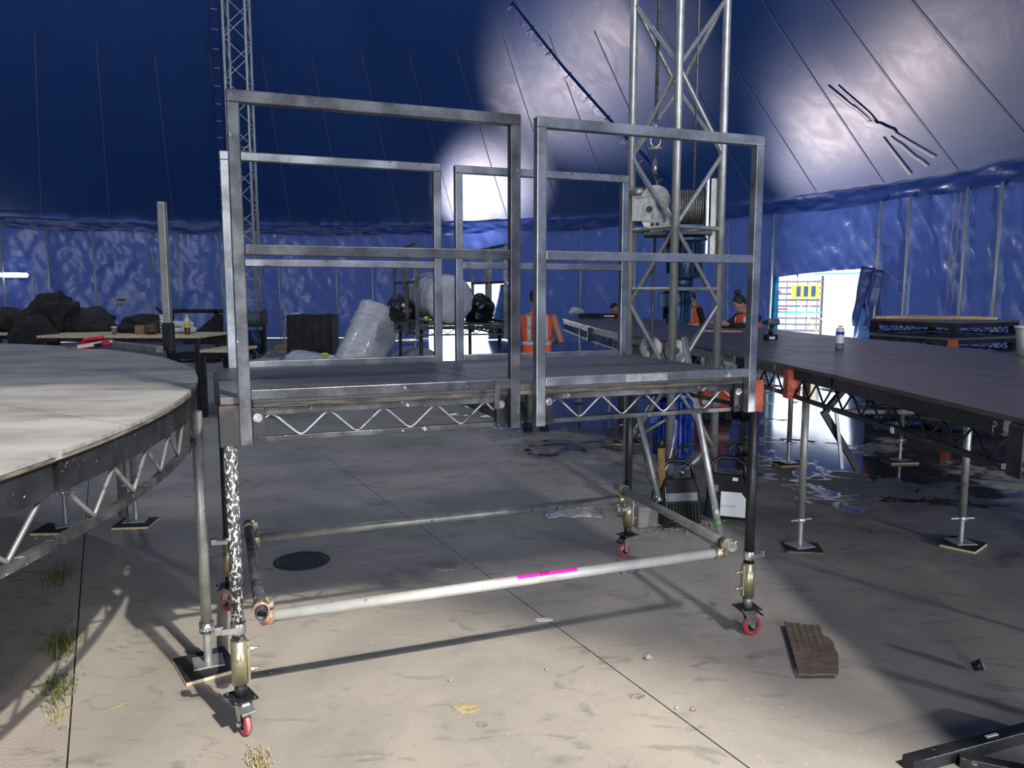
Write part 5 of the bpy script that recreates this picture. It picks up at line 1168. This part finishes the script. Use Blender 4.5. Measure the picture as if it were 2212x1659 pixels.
# warped scrap of old plywood
cs_ = [G(1693, 1357), G(1770, 1362), G(1776, 1390), G(1802, 1420), G(1800, 1440), G(1810, 1470), G(1725, 1470), G(1708, 1415)]
cen = sum(cs_, Vec()) / len(cs_); mb = MB(); vs = []
def lift(p): d = (p - cen); return .030 + .05 * max(0, -d.x * .8 + d.y * .3) + .006 * noise.noise(p * 14)
nn = 9; A, B, C_, D_ = cs_[0], cs_[1], cs_[5], cs_[6]
def fn(u, v):
    p = A.lerp(B, u).lerp(D_.lerp(C_, u), v)
    if u > .95: p = p + Vec((.012 * noise.noise(Vec((v * 9, 0, 3))) + .035 * math.sin(pi * v) * (v > .25), 0, 0))
    p.z = max(.004, lift(p) + .012 * math.sin(u * 34) * (.0 if v > .6 else .10)); return p
o = MB().grid(fn, 26, 18, False).build('plywood_scrap', 'wood_old', at=cen); o.modifiers.new('solid', 'SOLIDIFY').thickness = .007; tag(o, 'torn grey-brown scrap of old plywood on the floor at the lower right', 'plywood')
# black pot, stub of cable
p = G(2100, 1450); t = thing('beaker', p, 'small black beaker-shaped cup lying on the floor at the right', 'beaker'); R = Matrix.Rotation(1.1, 3, 'Y')
MB().lathe([(0, .0), (.020, 0), (.026, .045), (.023, .045), (.018, .006), (0, .006)], (0, 0, .022), (.75, -.2, .35), 20).build('cup', 'plastic_black', t); MB().lathe([(.0255, .036), (.0285, .038), (.0285, .046), (.025, .046)], (0, 0, .022), (.75, -.2, .35), 20).build('rim', 'plastic_grey', t)
# black steel bars in the lower right corner
a_, b_ = G(1960, 1665), G(2240, 1588); t = thing('steel_beam', a_, 'black steel beam lying in the lower right corner of the floor', 'beam'); M_ = WM(t)
MB().bar(a_ + Vec((0, 0, .025)), b_ + Vec((0, 0, .025)), .055, .05).build('beam', 'black_steel', t, world=M_, bevel=.004)
d_ = (b_ - a_).normalized(); q = a_.lerp(b_, .58) + Vec((0, 0, .052)); MB().bar(q, q + d_ * .06, .012, .003).build('sticker', 'sign_white', t, world=M_)
a2, b2 = G(2060, 1640) , G(2260, 1690); MB().bar(a2 + Vec((0, -.03, .02)), b2 + Vec((0, 0, .02)), .05, .04).build('cross_bar', 'black_steel', t, world=M_, bevel=.004); MB().lathe([(0, 0), (.010, 0), (.010, .006), (0, .006)], G(2105, 1650, .045) + Vec((0, 0, -.002)), (0, 0, 1), 6, False).build('bolt', 'zinc', t, world=M_)
# stones, nails, scraps
def stone(px, py, r, m, lab, sd, flat=.7):
    c_ = G(px, py); mb = MB(); mb.ball((0, 0, r * flat * .8), (r, r * .8, r * flat), 10, 7)
    mb.v = [v * (1 + .3 * noise.noise(v * (1.2 / r) + Vec((sd, 0, 0)))) for v in mb.v]; mb.v = [Vec((v.x, v.y, max(.0005, v.z))) for v in mb.v]
    o = mb.build('pebble', m); o.location = c_; tag(o, lab, 'stone')
stone(1400, 1425, .020, 'stone', 'largest pale stone on the floor, right of the cut joint', 1); stone(1497, 1535, .015, 'grit', 'elongated dark stone on the floor at the lower middle', 2, .5); stone(1181, 1448, .009, 'stone', 'small pale pebble left of the joint crossing', 3)
stone(1461, 1532, .008, 'stone', 'tiny pale pebble beside the elongated dark stone', 4); stone(972, 1472, .009, 'stone', 'small pebble above the straw-coloured flake', 5); stone(1880, 1150, .010, 'plastic_black', 'small dark lump on the floor under the runway', 6); stone(1985, 1065, .030, 'black_matt', 'black lump on the damp floor under the runway', 8)
stone(78, 1165, .012, 'stone', 'pale pebble in the shade under the round stage', 9); stone(585, 1455, .008, 'grit', 'dark pebble right of the front left castor', 10)
for px, py, a, lab in ((1360, 1237, .5, 'bolt lying on the floor behind the front tube'), (1345, 1240, 2.0, 'pale short screw lying behind the front tube')):
    c_ = G(px, py); dd = Vec((math.cos(a), math.sin(a), 0)); o = MB().tube(c_ + Vec((0, 0, .006)), c_ + dd * .07 + Vec((0, 0, .006)), .004, 8).lathe([(0, 0), (.008, 0), (.008, .005), (0, .005)], c_ + Vec((0, 0, .008)), -dd, 6, False).build('screw', 'rod', at=c_); tag(o, lab, 'screw')
def flake(px, py, w, d, m, name, lab, cat, sd, h=.006):
    c_ = G(px, py); n = 22; ring = [c_ + Vec((math.cos(2 * pi * k / n) * w * (1 + .45 * noise.noise(Vec((math.cos(2 * pi * k / n) * 2, math.sin(2 * pi * k / n) * 2, sd)))), math.sin(2 * pi * k / n) * d * (1 + .45 * noise.noise(Vec((math.cos(2 * pi * k / n) * 2, math.sin(2 * pi * k / n) * 2, sd + 5)))), .001)) for k in range(n)]
    o = MB().prism(ring, (0, 0, h)).build(name, m, at=c_); tag(o, lab, cat)
flake(1008, 1532, .055, .030, 'straw', 'bark_flake', 'straw-coloured flat flake on the foreground floor', 'flake', 1); flake(1376, 1505, .032, .022, 'grit', 'dirt_patch', 'brownish crumb patch on the cut floor joint', 'dirt', 2, .003); flake(1042, 1566, .022, .018, 'grit', 'dirt_patch', 'grey crumb patch at the lower middle of the floor', 'dirt', 3, .003)
flake(1175, 1340, .048, .020, 'bag_plastic', 'foil_scrap', 'crinkled pale foil scrap on the floor joint', 'foil', 4, .005); flake(965, 1228, .075, .050, 'grit', 'dirt_patch', 'lumpy dark dirt patch in the shade under the platform', 'dirt', 5, .012)
# wisps of dead straw at the bottom edge and grass along the floor joint
def tuft(px, py, n, h, spread, m, lab, sd, name='grass_tuft'):
    random.seed(sd); c_ = G(px, py); mb = MB()
    for k in range(n):
        b = c_ + A_DIR * random.gauss(0, spread) + B_DIR * random.gauss(0, spread * .38); a = random.uniform(0, 2 * pi); hh = h * random.uniform(.35, 1.0); ln = hh * random.uniform(.2, .9)
        d = Vec((math.cos(a), math.sin(a), 0)); s_ = Vec((-d.y, d.x, 0)) * .0021
        p1 = b + d * ln * .35 + Vec((0, 0, hh * .6)); p2 = b + d * ln + Vec((0, 0, hh)); mb.add([b - s_, b + s_, p1 + s_ * .8, p1 - s_ * .8, p2], [(0, 1, 2, 3), (3, 2, 4)])
    o = mb.build(name, m, at=c_); tag(o, lab, 'grass' if m == 'grass' else 'straw', kind='stuff')
tuft(132, 1400, 300, .085, .075, 'grass', 'tallest green grass tuft in the floor joint at the left', 1); tuft(125, 1492, 340, .040, .085, 'grass', 'low mossy grass tuft in the floor joint, below the tallest one', 2); tuft(125, 1250, 200, .07, .09, 'grass', 'shaded grass tuft in the floor joint under the round stage', 3)
tuft(125, 1545, 110, .025, .06, 'straw', 'dry straw-coloured tuft in the floor joint at the lower left', 4); tuft(560, 1652, 240, .035, .05, 'straw', 'dead straw wisps at the bottom edge of the picture', 5, 'straw_wisps')
o = MB().path([G(238, 1535) + Vec((0, 0, .004)), G(258, 1530) + Vec((0, 0, .006)), G(268, 1523) + Vec((0, 0, .005)), G(280, 1521) + Vec((0, 0, .004))], .0025, 6).build('twig', 'straw', at=G(258, 1530)); tag(o, 'thin pale twig on the floor left of the front left castor', 'twig')
# ------------------------------------------------------------------ door edges
def wall_sheet(name, pts_top, pts_bot, m, lab, amp=.05, n=16, k=12, sd=1.0):
    T, B_ = [Vec(p) for p in pts_top], [Vec(p) for p in pts_bot]
    def fn(u, v):
        p = T[0].lerp(T[1], u).lerp(B_[0].lerp(B_[1], u), v); nr = Vec((TC.x - p.x, TC.y - p.y, 0)).normalized()
        return p + nr * (amp * math.sin(u * 9 + v * 2 + sd) + amp * noise.noise(Vec((u * 3, v * 3, sd))))
    o = MB().grid(fn, n, k).build(name, m); o.modifiers.new('solid', 'SOLIDIFY').thickness = .006; struct(o); o['label'] = lab
wall_sheet('trim_3', (wall_pt(23.2, 2.42, .28), wall_pt(21.3, 2.3, .30)), (wall_pt(24.0, .9, .30), wall_pt(21.5, .8, .3)), 'canvas_hem', 'folded dark blue door flap at the right doorway', .10)
wall_sheet('trim_4', (wall_pt(24.0, 1.5, .24), wall_pt(22.2, 1.3, .26)), (wall_pt(24.2, .03, .3), wall_pt(21.6, .03, .34)), 'flap_blue', 'light blue translucent door flap at the right doorway', .08, sd=3)
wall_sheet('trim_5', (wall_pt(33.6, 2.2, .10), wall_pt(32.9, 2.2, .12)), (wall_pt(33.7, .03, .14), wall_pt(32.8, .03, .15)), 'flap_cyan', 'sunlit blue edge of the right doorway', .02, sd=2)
wall_sheet('trim_6', (wall_pt(68.0, 2.05, .22), wall_pt(66.0, 2.1, .24)), (wall_pt(69.3, .03, .3), wall_pt(65.6, .03, .3)), 'flap_blue', 'pale blue flap at the far doorway', .12, sd=5)
# ------------------------------------------------------------------ yard outside the right doorway
t = thing('site_cabin', (16.5, 35.5, 0), 'white cabin standing in the glare outside the right doorway', 'cabin', -.45)
for z in (0, 1): MB().bx(-2.6, 3.2, 0, 2.4, -.1 + 2.7 * z, 2.6 + 2.55 * z).build('unit', 'container', t)
for k in range(14): MB().bx(-2.5 + .4 * k, -2.36 + .4 * k, -.03, 0, .2, 2.5).build('rib', 'container', t)
MB().bx(-1.9, -.7, -.05, -.001, 1.0, 1.9).build('window', 'container', t); MB().bx(-1.95, -.65, -.06, -.045, .94, 1.0).build('sill', 'white_paint', t); MB().bx(-2.6, 3.2, -.05, 0, 2.61, 2.67).build('trim', 'teal', t)
t = thing('barrier_rack', (10.35, 28.3, 0), 'rack of stacked white and yellow barriers outside the right doorway', 'rack', -.35)
for x in (-.85, .85): MB().bx(x - .04, x + .04, -.04, .04, 0, 2.35).build('upright', 'cloth_grey', t)
for k in range(9): MB().bx(-.85, .85, -.06, .06, .35 + .22 * k, .43 + .22 * k).build('slat', 'plastic_grey' if k not in (3,) else 'teal', t)
for k in range(5): MB().bx(-.7 + .35 * k - .02, -.7 + .35 * k + .02, -.03, .03, .35, 2.2).build('bar', 'plastic_grey', t)
MB().bx(-.2, .75, -.30, -.10, 1.55, 2.05).build('yellow_panel', 'yellow_dull', t)
for x in (.05, .30, .55): MB().bx(x - .07, x + .07, -.32, -.299, 1.62, 1.98).build('slot', 'motor_blue', t)
MB().bx(-.85, -.3, -.2, -.08, 1.12, 1.2).build('red_bar', 'red_paint', t); MB().bx(-.85, -.55, -.2, -.08, 1.75, 1.85).build('red_bar', 'red_paint', t)
for k, (x0, x1) in enumerate(((9.6, 10.2), (10.0, 10.9))):
    o = MB().bar((x0, 26.2, 1.5 - .2 * k), (x1, 25.2, .05), .05, .012).build('ratchet_strap', 'amber', at=(x1, 25.2, .05)); tag(o, 'orange guy strap outside the right doorway, %s of two' % ('left' if k == 0 else 'right'), 'strap', 'guy straps outside the doorway')
o = thing('timber_kerb', (10.6, 26.8, 0), 'long orange timber kerb on the ground outside the right doorway', 'kerb', -.5); MB().bx(-2.2, 2.2, -.1, .1, -.1, .22).build('beam', 'amber', o, bevel=.01); MB().bx(-2.2, 2.2, -.105, .105, .22, .24).build('cap', 'timber', o)
for a in (1, ): cable('cord', [WL(1862, 515, .2), WL(1885, 545, .2), WL(1915, 585, .2), WL(1936, 606, .2), WL(1948, 612, .2), WL(1952, 625, .2), WL(1945, 636, .2), WL(1938, 628, .2), WL(1938, 610, .2)], .007, 'rope', 'thin pale cord with a loop on the wall right of the doorway', 'cord')
# yard outside the far doorway
t = thing('site_van', (.6, 39, 0), 'pale van standing in the glare outside the far doorway', 'van', .2)
MB().prism([Vec((-2.4, 0, .4)), Vec((2.2, 0, .4)), Vec((2.2, 0, 1.2)), Vec((1.5, 0, 1.4)), Vec((1.0, 0, 2.1)), Vec((-2.4, 0, 2.1))], (0, 1.9, 0)).build('body', 'white_paint', t, bevel=.08, segs=3)
for x in (-1.5, 1.4): MB().lathe([(0, -.1), (.33, -.1), (.33, .1), (0, .1)], (x, .05, .23), (0, 1, 0), 20).build('wheel', 'rubber', t)
MB().prism([Vec((.95, -.01, 1.35)), Vec((1.38, -.01, 1.35)), Vec((1.0, -.01, 1.95))], (0, .008, 0)).build('window', 'flap_blue', t)
